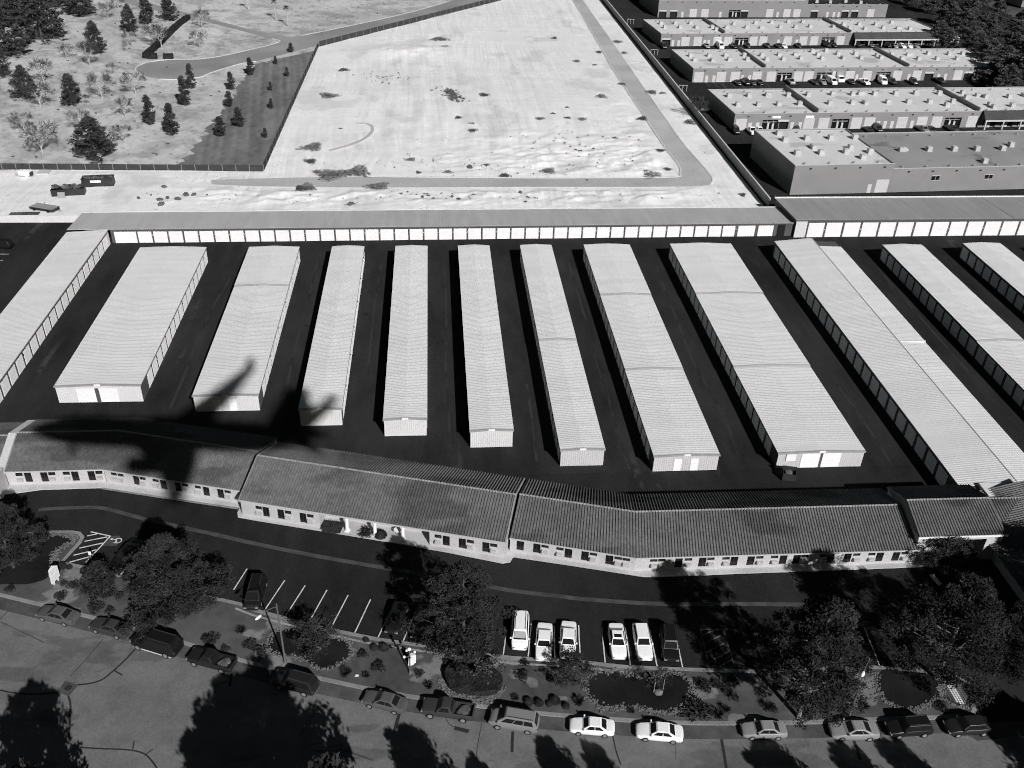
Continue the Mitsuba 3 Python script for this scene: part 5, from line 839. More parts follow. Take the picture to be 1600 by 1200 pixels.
def kind(name, st, c, wheels, splits, W, wr=.32, sun=False, rails=False, bed=None, stripe=None):
    x0, x1, x2, x3, wb, wrf, zb, zr = c; P_ = {}
    body = loft(st)
    if bed:
        bm = m3.Manifold(m3.Mesh(np.array(body.vertices, np.float32), np.array(body.faces, np.uint32))) - m3.Manifold.cube([bed[0] - bed[1], 2 * bed[2], 1]).translate([bed[1], -bed[2], bed[3]])
        mb = MB().add(bm)
    else: mb = MB().add(body)
    mb.add(cab(*c)); P_['body'] = mk(mb.mesh(), 35)
    L_ = lambda a, b, t: a + (b - a) * t
    A = lambda t, s, i0, i1: (L_(i0[0], i1[0], t), s * L_(wb, wrf, t), L_(zb, zr, t))
    F0, F1, B0, B1 = (x0, zb), (x1, zr), (x3, zb), (x2, zr)
    def at_(t, p, q, s, k): return np.array([L_(p[0], q[0], t), s * L_(wb, wrf, t) * k, L_(p[1], q[1], t)])
    P_['windshield'] = mk(pane([at_(.1, F0, F1, 1, .86), at_(.1, F0, F1, -1, .86), at_(.86, F0, F1, -1, .84), at_(.86, F0, F1, 1, .84)], .035))
    P_['rear_window'] = mk(pane([at_(.18, B0, B1, -1, .84), at_(.18, B0, B1, 1, .84), at_(.84, B0, B1, 1, .82), at_(.84, B0, B1, -1, .82)], .035))
    sides = []
    for s in (1, -1):
        for u0, u1 in splits:
            q = []
            for u, t in ((u0, .16), (u1, .16), (u1, .80), (u0, .80)):
                xf, xb = L_(x0, x1, t) - .16, L_(x3, x2, t) + .16; q.append((L_(xf, xb, u), s * (L_(wb, wrf, t) + .004), L_(zb, zr, t)))
            if s > 0: q = q[::-1]
            sides.append(mk(pane(q, .02)))
    P_['side_windows'] = sides
    m = MB(); m.tube((0, -.1, 0), (0, .1, 0), wr, n=18); P_['tyre'] = mk(m.mesh()); m = MB(); m.tube((0, -.112, 0), (0, .112, 0), wr * .66, n=14); P_['rim'] = mk(m.mesh())
    P_['wheel_at'] = [(x, s * (W / 2 - .085), wr) for x in wheels for s in (1, -1)]
    fx, fw_ = st[1][0], st[1][1]; rx, rw = st[-2][0], st[-2][1]
    def lamp(x, y, z, dx, dy, dz): m = MB(); m.box(x - dx, x + dx, y - dy, y + dy, z - dz, z + dz); return mk(m.mesh())
    P_['headlight'] = [lamp(fx + .0, s * (fw_ - .16), st[1][3] - .14, .09, .17, .07) for s in (1, -1)]
    P_['taillight'] = [lamp(rx - .0, s * (rw - .14), st[-2][3] - .16, .06, .13, .09) for s in (1, -1)]
    P_['mirror'] = [mk(hullbox([(x0 - .25 + a, s * (W / 2 + b), zb + .1 + cc) for a in (0, .1) for b in (-.04, .10) for cc in (0, .1)], .025)) for s in (1, -1)]
    ex = []
    if sun: m = MB(); m.box(L_(x2, x1, .52), L_(x2, x1, .88), -.42, .42, zr - .05, zr + .012); ex.append(('sunroof', 'm_glass', mk(m.mesh())))
    if rails:
        for s in (1, -1): m = MB(); m.box(x2 + .15, x1 - .15, s * (wrf - .14) - .025, s * (wrf - .14) + .025, zr - .02, zr + .06); ex.append(('roof_rail', 'm_fixture', mk(m.mesh())))
    if bed:
        rr = np.random.default_rng(len(KINDS)); m = MB()
        for k_ in range(7): m.box(-.3, .3, -.22, .22, -.1, .22, A=(rr.uniform(bed[1] + .5, bed[0] - .4), rr.uniform(-bed[2] + .35, bed[2] - .35)), rz=rr.uniform(0, 3))
        mm_ = m.mesh(); mm_.vertices[:, 2] += bed[3] + .12; P_['cargo'] = mk(mm_)
    if stripe:
        for s in (1, -1): m = MB(); m.box(x3 + .3, x0 + .9, s * (W / 2 - .02) - .02, s * (W / 2 - .02) + .025, .30, .40); ex.append(('trim_strip', 'm_siding', mk(m.mesh())))
    P_['extra'] = ex; KINDS[name] = P_
kind('sedan', [(2.40, .50, .34, .56), (2.28, .74, .24, .68), (1.95, .86, .2, .78), (1.1, .9, .19, .90), (.4, .9, .19, .94), (-1.2, .9, .19, .95), (-1.6, .89, .2, .97), (-2.1, .86, .22, .96), (-2.32, .78, .28, .90), (-2.42, .58, .36, .70)], (1.05, .32, -.85, -1.66, .80, .62, .90, 1.43), (1.42, -1.36), ((.03, .47), (.51, .93)), 1.8)
kind('sedan_sunroof', [(2.38, .5, .34, .56), (2.26, .74, .24, .70), (1.95, .86, .2, .80), (1.1, .9, .19, .92), (.4, .9, .19, .96), (-1.2, .9, .19, .97), (-1.6, .89, .2, .99), (-2.1, .86, .22, .98), (-2.32, .78, .28, .92), (-2.42, .58, .36, .70)], (1.05, .32, -.85, -1.66, .80, .62, .92, 1.44), (1.42, -1.34), ((.03, .47), (.51, .93)), 1.8, sun=True)
kind('coupe', [(2.30, .46, .32, .52), (2.2, .72, .22, .64), (1.9, .86, .19, .74), (1.1, .88, .18, .86), (.3, .89, .18, .90), (-1.1, .89, .18, .93), (-1.6, .88, .2, .94), (-2.05, .84, .22, .92), (-2.25, .76, .28, .84), (-2.32, .56, .36, .66)], (1.0, .15, -.72, -1.72, .78, .58, .87, 1.34), (1.36, -1.3), ((.04, .62), (.66, .9)), 1.77)
kind('hatch', [(2.35, .5, .34, .56), (2.24, .74, .24, .70), (1.9, .86, .2, .82), (1.2, .9, .19, .92), (.4, .9, .19, .96), (-1.4, .9, .19, .98), (-1.9, .87, .22, .98), (-2.12, .8, .28, .92), (-2.22, .6, .36, .7)], (1.1, .35, -1.35, -1.98, .80, .62, .92, 1.5), (1.4, -1.3), ((.03, .38), (.42, .72), (.75, .93)), 1.78)
kind('suv', [(2.42, .62, .40, .74), (2.34, .80, .32, .90), (2.0, .9, .30, 1.00), (1.2, .93, .29, 1.07), (.3, .93, .29, 1.10), (-1.6, .93, .29, 1.10), (-2.1, .91, .3, 1.09), (-2.33, .86, .34, 1.04), (-2.40, .74, .42, .8)], (1.12, .55, -1.95, -2.28, .84, .70, 1.04, 1.80), (1.45, -1.4), ((.02, .33), (.36, .64), (.67, .94)), 1.86, wr=.38, rails=True)
kind('large_suv', [(2.72, .68, .42, .84), (2.64, .88, .34, 1.00), (2.3, .97, .32, 1.09), (1.4, 1.0, .30, 1.14), (.3, 1.0, .30, 1.16), (-1.9, 1.0, .30, 1.16), (-2.4, .98, .32, 1.15), (-2.62, .92, .36, 1.10), (-2.70, .8, .44, .9)], (1.35, .75, -2.25, -2.55, .90, .76, 1.10, 1.92), (1.75, -1.6), ((.02, .30), (.33, .6), (.63, .94)), 2.0, wr=.40, rails=True, stripe=True)
kind('minivan', [(2.50, .60, .34, .62), (2.40, .80, .24, .80), (2.05, .92, .22, .98), (1.5, .96, .21, 1.08), (.3, .97, .21, 1.10), (-1.8, .97, .21, 1.10), (-2.2, .95, .23, 1.09), (-2.44, .88, .28, 1.02), (-2.5, .74, .36, .8)], (1.75, .85, -2.05, -2.42, .86, .70, 1.02, 1.76), (1.55, -1.5), ((.06, .36), (.39, .66), (.69, .95)), 1.94, wr=.34, rails=True)
kind('van', [(2.62, .7, .36, .9), (2.55, .9, .26, 1.06), (2.2, .98, .24, 1.16), (1.6, 1.0, .23, 1.24), (.3, 1.0, .23, 1.24), (-2.2, 1.0, .23, 1.24), (-2.6, .98, .25, 1.22), (-2.7, .9, .3, 1.0)], (1.9, 1.15, -2.55, -2.66, .96, .84, 1.18, 2.1), (1.7, -1.6), ((.05, .22),), 2.0, wr=.36)
kind('pickup', [(2.75, .66, .44, .80), (2.66, .86, .36, .96), (2.3, .95, .34, 1.04), (1.4, .97, .32, 1.09), (.3, .97, .32, 1.10), (-.5, .97, .32, 1.10), (-2.4, .96, .34, 1.08), (-2.70, .94, .38, 1.07), (-2.76, .86, .46, .9)], (1.25, .62, -.28, -.52, .86, .70, 1.05, 1.78), (1.75, -1.7), ((.05, .52), (.57, .9)), 1.95, wr=.39, bed=(-.68, -2.62, .78, .66))
kind('old_sedan', [(2.55, .60, .34, .64), (2.46, .80, .24, .76), (2.1, .89, .2, .82), (1.2, .91, .19, .88), (.4, .91, .19, .91), (-1.2, .91, .19, .92), (-1.7, .9, .2, .92), (-2.3, .87, .22, .90), (-2.52, .8, .28, .84), (-2.58, .62, .36, .68)], (1.0, .45, -1.0, -1.6, .80, .66, .88, 1.42), (1.5, -1.4), ((.03, .47), (.51, .93)), 1.82)
kind('wagon', [(2.55, .60, .34, .60), (2.44, .78, .24, .74), (2.1, .88, .2, .82), (1.2, .91, .19, .90), (.4, .91, .19, .93), (-1.6, .91, .19, .94), (-2.2, .88, .2, .94), (-2.44, .82, .28, .88), (-2.52, .64, .36, .7)], (.95, .25, -1.9, -2.36, .80, .66, .90, 1.46), (1.5, -1.4), ((.03, .34), (.37, .66), (.69, .94)), 1.82)
def car(kd, paint, x, y, ang, label, cat='car', group=None, name='parked_car', near=True, z=.0, extra=(), s=1.0):
    """near: all parts; otherwise the ones that still show at a distance"""
    K = KINDS[kd]; k = thing(name, label, cat, group); tw = T().translate([x, y, z]).rotate([0, 0, 1], math.degrees(ang)).scale(s)
    put('body', K['body'], 'm_car_' + paint, k, tw=tw); put('windshield', K['windshield'], 'm_glass', k, tw=tw); put('rear_window', K['rear_window'], 'm_glass', k, tw=tw)
    for w in K['side_windows'] if near else K['side_windows'][:1] + K['side_windows'][len(K['side_windows']) // 2:][:1]: put('side_window', w, 'm_glass', k, tw=tw)
    for wx_, wy_, wz_ in K['wheel_at']:
        w = put('wheel', K['tyre'], 'm_tyre', k, tw=tw @ T().translate([wx_, wy_, wz_]))
        if near: put('rim', K['rim'], 'm_rim', w, tw=tw @ T().translate([wx_, wy_, wz_]))
    if near:
        for p in K['headlight']: put('headlight', p, 'm_lens', k, tw=tw)
        for p in K['taillight']: put('taillight', p, 'm_tail', k, tw=tw)
        for p in K['mirror']: put('mirror', p, 'm_car_' + paint, k, tw=tw)
        for n_, m_, p in K['extra']: put(n_, p, m_, k, tw=tw)
    if 'cargo' in K: put('cargo', K['cargo'], 'm_cargo', k, tw=tw)
    return k
# ---- along the street: near-side wheels stand at these points
ST = [('sedan', 'grey', -44.56, 75.94, -41.92, 75.06, 'grey sedan, leftmost of the cars along the street kerb'),
      ('coupe', 'smoke', -38.19, 73.86, -35.67, 72.91, 'dark coupe with a rear spoiler behind the leftmost grey sedan'),
      ('large_suv', 'black', -32.99, 71.25, -29.77, 69.95, 'big black van with a pale side strip under the broad pine'),
      ('pickup', 'dark', -26.47, 68.66, -23.46, 67.57, 'black pickup with boxes in its bed, right of the broad pine'),
      ('suv', 'dark', -17.13, 65.17, -14.44, 64.14, 'black off roader at the foot of the curved street lamp'),
      ('sedan', 'grey', -7.63, 62.35, -5.06, 61.43, 'grey sedan in the street between a black off roader and a grey pickup'),
      ('pickup', 'smoke', -1.41, 60.78, 1.89, 60.06, 'grey pickup with a full bed before the oval hedge'),
      ('minivan', 'tan', 5.35, 59.12, 8.33, 58.36, 'tan minivan in the street behind the grey pickup'),
      ('sedan', 'white', 13.53, 57.93, 15.95, 57.57, 'white sedan in the street, left of the two white ones'),
      ('sedan', 'white', 20.06, 56.90, 22.77, 56.46, 'white sedan in the street, right of the two white ones'),
      ('sedan', 'silver', 30.91, 56.46, 33.51, 56.32, 'silver sedan right of the two white ones in the street'),
      ('coupe', 'silver', 39.98, 55.82, 42.79, 55.67, 'shiny silver coupe below the tall pine at the kerb'),
      ('suv', 'black', 45.91, 55.72, 48.58, 55.80, 'black off roader behind the shiny silver coupe'),
      ('hatch', 'dark', 52.08, 55.61, 54.81, 55.62, 'dark hatchback, rightmost car along the street kerb')]
for kd, paint, fx, fy, rx, ry, lab in ST:
    a = math.atan2(fy - ry, fx - rx); c = np.array([(fx + rx) / 2, (fy + ry) / 2]); n = np.array([math.sin(a), -math.cos(a)]) * (-1)
    K = KINDS[kd]; wa = K['wheel_at']; off = wa[0][1] + .08; mid = (wa[0][0] + wa[2][0]) / 2
    side = np.array([-math.sin(a), math.cos(a)]); side = side if side[1] > 0 else -side        # towards the kerb, away from the near wheels
    base = wa[0][0] - wa[2][0]; d = math.hypot(fx - rx, fy - ry); s = min(1.08, max(.95, d / base))
    c = c + side * off * s - np.array([math.cos(a), math.sin(a)]) * mid * s
    car(kd, paint, c[0], c[1], a, lab, 'pickup truck' if kd == 'pickup' else 'car', 'cars along the street kerb', s=s)
    if lab.startswith('dark coupe'):
        m = MB(); m.box(-2.2, -1.95, -.7, .7, 1.12, 1.16); m.box(-2.1, -2.05, -.6, -.55, .9, 1.13); m.box(-2.1, -2.05, .55, .6, .9, 1.13)
        put('spoiler', m.mesh(), 'm_car_smoke', 'parked_car_001', tw=T().translate([c[0], c[1], 0]).rotate([0, 0, 1], math.degrees(a)))
# ---- in the car park: nose point and tail point on the ground
LOT = [('minivan', 'white', 8.36, 68.91, 9.02, 74.21, 'white minivan with a silver sun shade behind its windshield'),
       ('old_sedan', 'white', 10.81, 67.28, 11.54, 72.16, 'white sedan dappled by tree shade, right of the white minivan'),
       ('old_sedan', 'white', 13.50, 67.41, 14.23, 72.03, 'white sedan half hidden behind the dark bushy tree'),
       ('sedan_sunroof', 'white', 19.15, 66.95, 19.50, 71.49, 'white sedan with a dark sunroof'),
       ('wagon', 'white', 22.03, 66.80, 22.27, 71.35, 'long plain white wagon right of the sunroof sedan'),
       ('suv', 'black', 24.75, 66.22, 25.41, 71.20, 'black off roader, rightmost in the sunny stalls'),
       ('minivan', 'black', -21.68, 76.18, -21.41, 82.07, 'black minivan at the left end of the empty stalls'),
       ('hatch', 'black', -5.73, 71.70, -4.64, 76.54, 'black hatchback beside the tree shadow in the middle'),
       ('sedan', 'black', -2.88, 70.92, -1.97, 75.23, 'black car in deep tree shade left of the tall pointed pine'),
       ('sedan', 'black', -38.71, 83.50, -37.37, 87.52, 'black sedan beside the painted wheelchair symbol')]
for kd, paint, fx, fy, rx, ry, lab in LOT:
    a = math.atan2(fy - ry, fx - rx); st_ = 2.45
    k = car(kd, paint, fx - math.cos(a) * st_, fy - math.sin(a) * st_, a, lab, 'car', 'cars in the car park', z=.03)
    if 'sun shade' in lab:
        m = MB(); q = np.array([(1.52, .66, 1.20), (1.52, -.66, 1.20), (.98, -.60, 1.66), (.98, .60, 1.66)]) + [.06, 0, .05]; m.add(pane(q, .004))
        put('sun_shade', m.mesh(), 'm_steel', k, tw=T().translate([fx - math.cos(a) * st_, fy - math.sin(a) * st_, .03]).rotate([0, 0, 1], math.degrees(a)))
# ---- between the warehouses
def row(pts, kinds, what, ang=-math.pi / 2, grp=None):
    fl = from_left(pts); kw_ = {'black': 'black', 'dark': 'dark', 'white': 'white', 'silver': 'silver', 'grey': 'grey', 'tan': 'tan', 'smoke': 'dark grey'}
    for i, ((x, y), (kd, paint)) in enumerate(zip(pts, kinds)):
        car(kd, paint, x, y, ang + .1 * math.sin(i * 3), '%s %s %s, %s vehicle from the left there' % (kw_[paint], {'suv': 'off roader', 'hatch': 'hatchback', 'large_suv': 'large off roader', 'old_sedan': 'sedan'}.get(kd, kd), what, nth(fl[i])), {'van': 'van', 'pickup': 'pickup truck'}.get(kd, 'car'), 'vehicles between the warehouses', near=False)
row([(85.24, 350.38), (102.09, 352.26), (107.10, 351.52), (112.60, 352.55), (118.14, 353.60), (125.82, 354.00)] + [(130.26, 353.73), (131.99, 353.31), (138.24, 354.66), (149.74, 355.77), (152.64, 355.92), (162.21, 356.94), (167.74, 357.23), (173.82, 356.52), (176.85, 356.17), (179.56, 355.79), (182.50, 355.95), (185.13, 356.08)], [('suv', 'black'), ('sedan', 'silver'), ('van', 'white'), ('hatch', 'black'), ('sedan', 'dark'), ('sedan', 'dark'), ('sedan', 'dark'), ('sedan', 'white'), ('sedan', 'black'), ('suv', 'black'), ('sedan', 'dark'), ('suv', 'black'), ('sedan', 'grey'), ('suv', 'black'), ('sedan', 'silver'), ('hatch', 'white'), ('sedan', 'white'), ('sedan', 'silver')], 'before the fourth warehouse row')
row([(99.44, 301.19), (102.16, 301.29), (104.49, 301.37), (106.90, 301.83)] + [(117.85, 302.99), (126.00, 302.88), (128.78, 302.98), (131.98, 303.48), (138.96, 303.72), (143.28, 303.47), (149.91, 304.49), (153.02, 304.20), (160.48, 304.07), (170.65, 306.01)], [('sedan', 'dark'), ('suv', 'black'), ('sedan', 'smoke'), ('sedan', 'black'), ('pickup', 'silver'), ('sedan', 'dark'), ('sedan', 'silver'), ('van', 'white'), ('sedan', 'dark'), ('pickup', 'white'), ('van', 'white'), ('suv', 'dark'), ('suv', 'black'), ('pickup', 'dark')], 'before the third warehouse row')
row([(84.35, 250.85), (88.89, 250.64), (91.48, 251.54)] + [(123.80, 252.22), (126.72, 253.28), (140.07, 252.92), (142.45, 252.38), (149.08, 253.37), (102.99, 254.63)], [('suv', 'black'), ('pickup', 'white'), ('sedan', 'white'), ('sedan', 'black'), ('suv', 'dark'), ('pickup', 'silver'), ('hatch', 'dark'), ('pickup', 'smoke'), ('sedan', 'dark')], 'before the second warehouse row')
x, y = 111.20, 408.64; car('suv', 'black', x, y, -1.5, 'black off roader before the farthest warehouse', 'car', near=False)
x, y = 80.12, 270.41; car('sedan', 'black', x, y, .2, 'dark sedan alone beside the block wall', 'car', near=False)
x, y = -86.16, 175.90; car('suv', 'black', x, y, 3.0, 'black off roader cut by the left edge in the dark lot', 'car', near=False)
# box truck and flat bed trailers
x, y = 135.47, 304.98; k = thing('box_truck', 'box truck with a tall grey box before the third warehouse row', 'truck')
tw = at(x, y + 2.5, 0, -math.pi / 2)
m = MB(); m.add(hullbox([(a, b, c) for a in (-4.2, 1.6) for b in (-1.15, 1.15) for c in (.9, 3.3)], .06)); put('box', m.mesh(), 'm_steel', k, tw=tw)
m = MB(); m.add(cab(3.4, 3.0, 1.75, 1.7, 1.0, .9, 1.1, 2.2)); m.add(hullbox([(a, b, c) for a in (1.7, 3.9) for b in (-1.0, 1.0) for c in (.5, 1.2)], .08)); put('cab', m.mesh(), 'm_car_white', k, tw=tw)
m = MB(); m.box(3.1, 3.34, -.8, .8, 1.35, 2.0); put('windshield', m.mesh(), 'm_glass', k, tw=tw)
for wx_ in (2.9, -2.8):
    for s in (1, -1): m = MB(); m.tube((wx_, s * .95 - .14, .45), (wx_, s * .95 + .14, .45), .45, n=14); put('wheel', m.mesh(), 'm_tyre', k, tw=tw)
for i, (x, y) in enumerate([(188.94, 311.44), (193.21, 311.59)]):
    k = thing('canopy', 'white topped canopy at the right end of the third warehouse row, %s of two' % ('left' if i == 0 else 'right'), 'canopy', 'white canopies'); tw = at(x, y, 0, .05)
    m = MB(); m.add(hullbox([(a, b, c) for a in (-3.6, 3.6) for b in (-1.8, 1.8) for c in (2.9, 3.15)], .05)); put('roof', m.mesh(), 'm_white_wall', k, tw=tw)
    for a in (-3.4, 3.4):
        for b in (-1.6, 1.6): m = MB(); m.tube((a, b, 0), (a, b, 2.9), .08, n=6); put('post', m.mesh(), 'm_steel', k, tw=tw)

# ================================================================= SMALLER THINGS
def street_lamp(label, bx, by, hx, hy, h=9.0):
    """pole at (bx, by), lamp head over (hx, hy)"""
    k = thing('street_lamp', label, 'street lamp', 'street lamps with a curved arm'); m = MB(); m.tube((bx, by, .1), (bx, by, h), .11, .07, 10); m.tube((bx, by, .1), (bx, by, .35), .24, .2, 10); put('pole', m.mesh(), 'm_pole', k)
    L = spline([(bx, by), (bx + (hx - bx) * .5, by + (hy - by) * .5), (hx, hy)], 5); z = h - .5 + .7 * np.sin(np.linspace(0, 1.9, len(L))); m = MB()
    for i in range(len(L) - 1): m.tube((*L[i], z[i]), (*L[i + 1], z[i + 1]), .045, n=6)
    put('arm', m.mesh(), 'm_pole', k)
    d = np.array([hx - bx, hy - by]); d /= np.linalg.norm(d); s = trimesh.creation.icosphere(subdivisions=2); v = turn(s.vertices * [.42, .18, .13], math.atan2(d[1], d[0])) + [hx + d[0] * .3, hy + d[1] * .3, z[-1]]
    put('lamp_head', (v, s.faces), 'm_plate', k, smooth=True)
lx, ly = -16.92, 68.69; hx, hy = -18.24, 66.99; street_lamp('street lamp with a curved arm at the black off roader', lx, ly, hx, hy)
lx2, ly2 = 41.82, 58.63; street_lamp('street lamp whose pale head shows inside the tall pine by the kerb', lx2, ly2, lx2 + hx - lx, ly2 + hy - ly)
# globe lamp of the planting bed
x, y = -3.51, 66.55; k = thing('globe_lamp', 'dark post lamp with a cluster of white globes in the planting bed', 'lamp post')
m = MB(); m.tube((0, 0, .1), (0, 0, 3.4), .08, .06, 10); m.tube((0, 0, .1), (0, 0, .55), .22, .1, 12); put('post', m.mesh(), 'm_pole', k, tw=at(x, y))
g_ = trimesh.creation.icosphere(subdivisions=2)
for i in range(5):
    a = i * 2 * math.pi / 4 + .5; gx, gy, gz = (0, 0, 3.85) if i == 4 else (.62 * math.cos(a), .62 * math.sin(a), 3.05)
    if i < 4: m = MB(); m.tube((0, 0, 2.85), (gx, gy, gz - .2), .04, n=6); put('arm', m.mesh(), 'm_pole', k, tw=at(x, y))
    put('globe', trimesh.Trimesh(g_.vertices * (.2 if i == 4 else .15) + [gx, gy, gz], g_.faces, process=False), 'm_lamp_glass', k, smooth=True, tw=at(x, y))
# sign boards on two posts
def board(label, a, b, h0, h1, name='sign_board'):
    a, b = np.array(a), np.array(b); k = thing(name, label, 'sign'); d = (b - a); L = np.linalg.norm(d); rz = math.atan2(d[1], d[0]); tw = at(a[0], a[1], .1, rz)
    m = MB(); m.add(m3.CrossSection([[(-.25, h0), (L + .25, h0 + .15), (L + .3, h1 - .5), (L * .6, h1), (-.1, h1 - .25)]]).extrude(.12).rotate([90, 0, 0])); put('panel', m.mesh(), 'm_sign', k, tw=tw)
    for q in range(1, 5):
        m = MB(); z = h0 + (h1 - h0) * q / 5.2; m.box(-.1, L + .12, -.15, -.12, z, z + .05); put('slat', m.mesh(), 'm_unit', k, tw=tw)
    for q in (0.1, L - .1): m = MB(); m.box(q - .09, q + .09, -.11, -.01, 0, h0 + .2); put('post', m.mesh(), 'm_sign', k, tw=tw)
board('white slatted sign board on two posts beside the leftmost grass island', [(-45.20, 81.49)][0], [(-44.88, 82.31)][0], .35, 2.6)
x, y = -3.39, 67.66; board('narrow white sign board standing behind the globe lamp', (x - .15, y + .0), (x + .2, y + .1), .1, 1.9)
# disabled bay sign
x, y = -41.64, 84.61; k = thing('parking_sign', 'thin sign post at the hatched bay beside the juniper', 'sign'); m = MB(); m.tube((x, y, 0), (x, y, 2.3), .04, n=6); put('post', m.mesh(), 'm_steel', k); m = MB(); m.box(x - .16, x + .16, y - .03, y + .01, 1.75, 2.3); put('plate', m.mesh(), 'm_plate', k)
# stones and small things in the bed
def stone(x, y, r, label, mat='m_rock'):
    rg = np.random.default_rng(int(abs(x * 100))); s = trimesh.creation.icosphere(subdivisions=1); v = s.vertices * (1 + rg.uniform(-.15, .15, (len(s.vertices), 1))) * [r, r * .8, r * .6]
    put('boulder', (v + [x, y, .12 + r * .2], s.faces), mat, label=label, cat='boulder')
stone(-13.74, 70.27, .55, 'pale boulder at the foot of the small round tree'); stone(5.02, 67.12, 1.0, 'pale boulder beside the oval hedge'); stone(3.04, 67.44, .9, 'pale flat boulder behind the oval hedge'); stone(4.64, 66.60, .7, 'pale boulder touching the oval hedge')
stone(22.57, 62.63, .5, 'pale stone at the foot of the young staked tree'); stone(-9.17, 66.50, .22, 'small pale stone in the bed left of the grey sedan', 'm_white_wall')
x, y = 22.57, 62.63
for i, (dx, dy) in enumerate(((-.45, .1), (.45, -.05))):
    m = MB(); m.tube((x + dx, y + dy, .1), (x + dx, y + dy, 2.2), .035, n=6); put('tree_stake', m.mesh(), 'm_bark_pale', label='%s stake of the young tree on the middle grass island' % ('left' if i == 0 else 'right'), cat='stake')
# round paved bed near the right end
x, y = 54.63, 60.85; k = thing('paved_ring', 'round grid of pale pavers ringed by rocks at the right end of the bed', 'paving')
m = MB(); m.add(slab([(x + 1.55 * math.cos(a), y + 1.45 * math.sin(a)) for a in np.linspace(0, 6.28, 25)[:-1]], .05, .16)); put('base', m.mesh(), 'm_tar', k)
for i in range(-5, 6):
    for j in range(-5, 6):
        if i * i + j * j < 27: m = MB(); m.box(x + i * .27 - .1, x + i * .27 + .1, y + j * .25 - .09, y + j * .25 + .09, .14, .2); put('paver', m.mesh(), 'm_rock' if i > 0 else 'm_white_wall' if -3 < i else 'm_stone', k)
put('river_rocks', rocks(np.array([(x + 1.9 * math.cos(a), y + 1.75 * math.sin(a)) for a in np.linspace(0, 6.28, 30)]), .14, 240, .11, np.random.default_rng(8)), 'm_rock', label='ring of pale rocks round the paved circle', cat='rocks', kind='stuff')
# white table before the porch
x, y = -5.43, 88.52; k = thing('round_table', 'small white round table before the porch columns', 'table'); m = MB(); m.tube((0, 0, .68), (0, 0, .74), .5, n=18); put('top', m.mesh(), 'm_plate', k, tw=at(x, y, .16)); m = MB(); m.tube((0, 0, 0), (0, 0, .68), .06, n=8); m.tube((0, 0, 0), (0, 0, .05), .3, n=12); put('stand', m.mesh(), 'm_steel', k, tw=at(x, y, .16))
# rubbish container and stain in the yard
x, y = 48.07, 97.28; k = thing('rubbish_container', 'small open black rubbish container at the corner of the wide storage row', 'container')
m = MB().add(m3.Manifold.cube([1.8, 1.3, 1.2], True).translate([0, 0, .75]) - m3.Manifold.cube([1.65, 1.15, 1.2], True).translate([0, 0, .9])); put('bin', m.mesh(), 'm_bin', k, tw=at(x + .3, y + .3, 0, -.25))
m = MB(); m.box(-1.0, .95, .64, .72, 1.3, 1.75); put('lid', m.mesh(), 'm_bin', k, tw=at(x + .3, y + .3, 0, -.25))
rg = np.random.default_rng(2); m = MB()
for i in range(9): m.box(-.2, .2, -.15, .15, .9, 1.3, A=(rg.uniform(-.5, .5), rg.uniform(-.3, .3)), rz=rg.uniform(0, 3))
put('rubbish', m.mesh(), 'm_rubbish', k, tw=at(x + .3, y + .3, 0, -.25))
for (x, y), r in zip([(64.37, 97.35), (-12.91, 146.78), (-22.63, 142.82), (63.49, 97.24)], (1.1, .9, .4, .7)): put('oil_stain', slab([(x + r * (1 + .3 * math.sin(3 * a)) * math.cos(a), y + .5 * r * (1 + .25 * math.cos(4 * a)) * math.sin(a)) for a in np.linspace(0, 6.28, 15)[:-1]], -.1, .006), 'm_black', parent='storage_yard')
# ---- the works corner at the left
def container(label, a, b, w, h, full):
    a, b = np.array(a), np.array(b); d = b - a; L = np.linalg.norm(d); rz = math.atan2(d[1], d[0]); k = thing('skip_container', label, 'skip', 'roll off skips'); tw = at(a[0], a[1], .1, rz)
    body = m3.Manifold.cube([L, w, h]) - m3.Manifold.cube([L - .2, w - .2, h]).translate([.1, .1, .2]); put('box', body, 'm_bin', k, tw=tw)
    m = MB()
    for q in np.arange(.4, L, .9): m.box(q - .06, q + .06, -.09, 0, .1, h - .15)
    m.box(-.05, L + .05, -.1, .02, h - .15, h); put('ribs', m.mesh(), 'm_bin', k, tw=tw)
    rg = np.random.default_rng(4); m = MB()
    for i in range(46):
        s = rg.uniform(.2, .55); m.box(-s, s, -s * .6, s * .6, -s * .3, s * .5, A=(rg.uniform(.5, L - .5), rg.uniform(.4, w - .4)), rz=rg.uniform(0, 3)); m.v[-1][:, 2] += h * (1.0 if full else .7) + rg.uniform(-.2, .3)
    put('rubble', m.mesh(), 'm_rubbish', k, tw=tw); return k, tw, L
k, tw, L = container('long dark skip with a white sign board on its side', [(-80.43, 208.59)][0], [(-73.69, 209.40)][0], 2.4, 1.9, False)
m = MB(); m.box(L * .28, L * .62, -.14, -.1, .95, 1.5); put('sign', m.mesh(), 'm_plate', k, tw=tw)
k, tw, L = container('dark skip heaped with rubble, left of the one with the sign', [(-85.29, 202.73)][0], [(-78.45, 203.87)][0], 2.4, 1.5, True)
x, y = -82.97, 202.06; m = MB(); m.box(-.8, .8, -.06, .06, 0, 1.3); put('leaning_board', m.mesh(), 'm_steel', tw=T().translate([x, y, .05]).rotate([1, 0, 0], -16), label='grey board leaning on the heaped skip', cat='board')
a, b = np.array([(-87.40, 195.30)][0]), np.array([(-81.98, 193.27)][0]); d = b - a; L = np.linalg.norm(d); rz = math.atan2(d[1], d[0]); k = thing('flat_trailer', 'flat trailer on the sand behind the white wall', 'trailer'); tw = at(a[0], a[1], .1, rz)
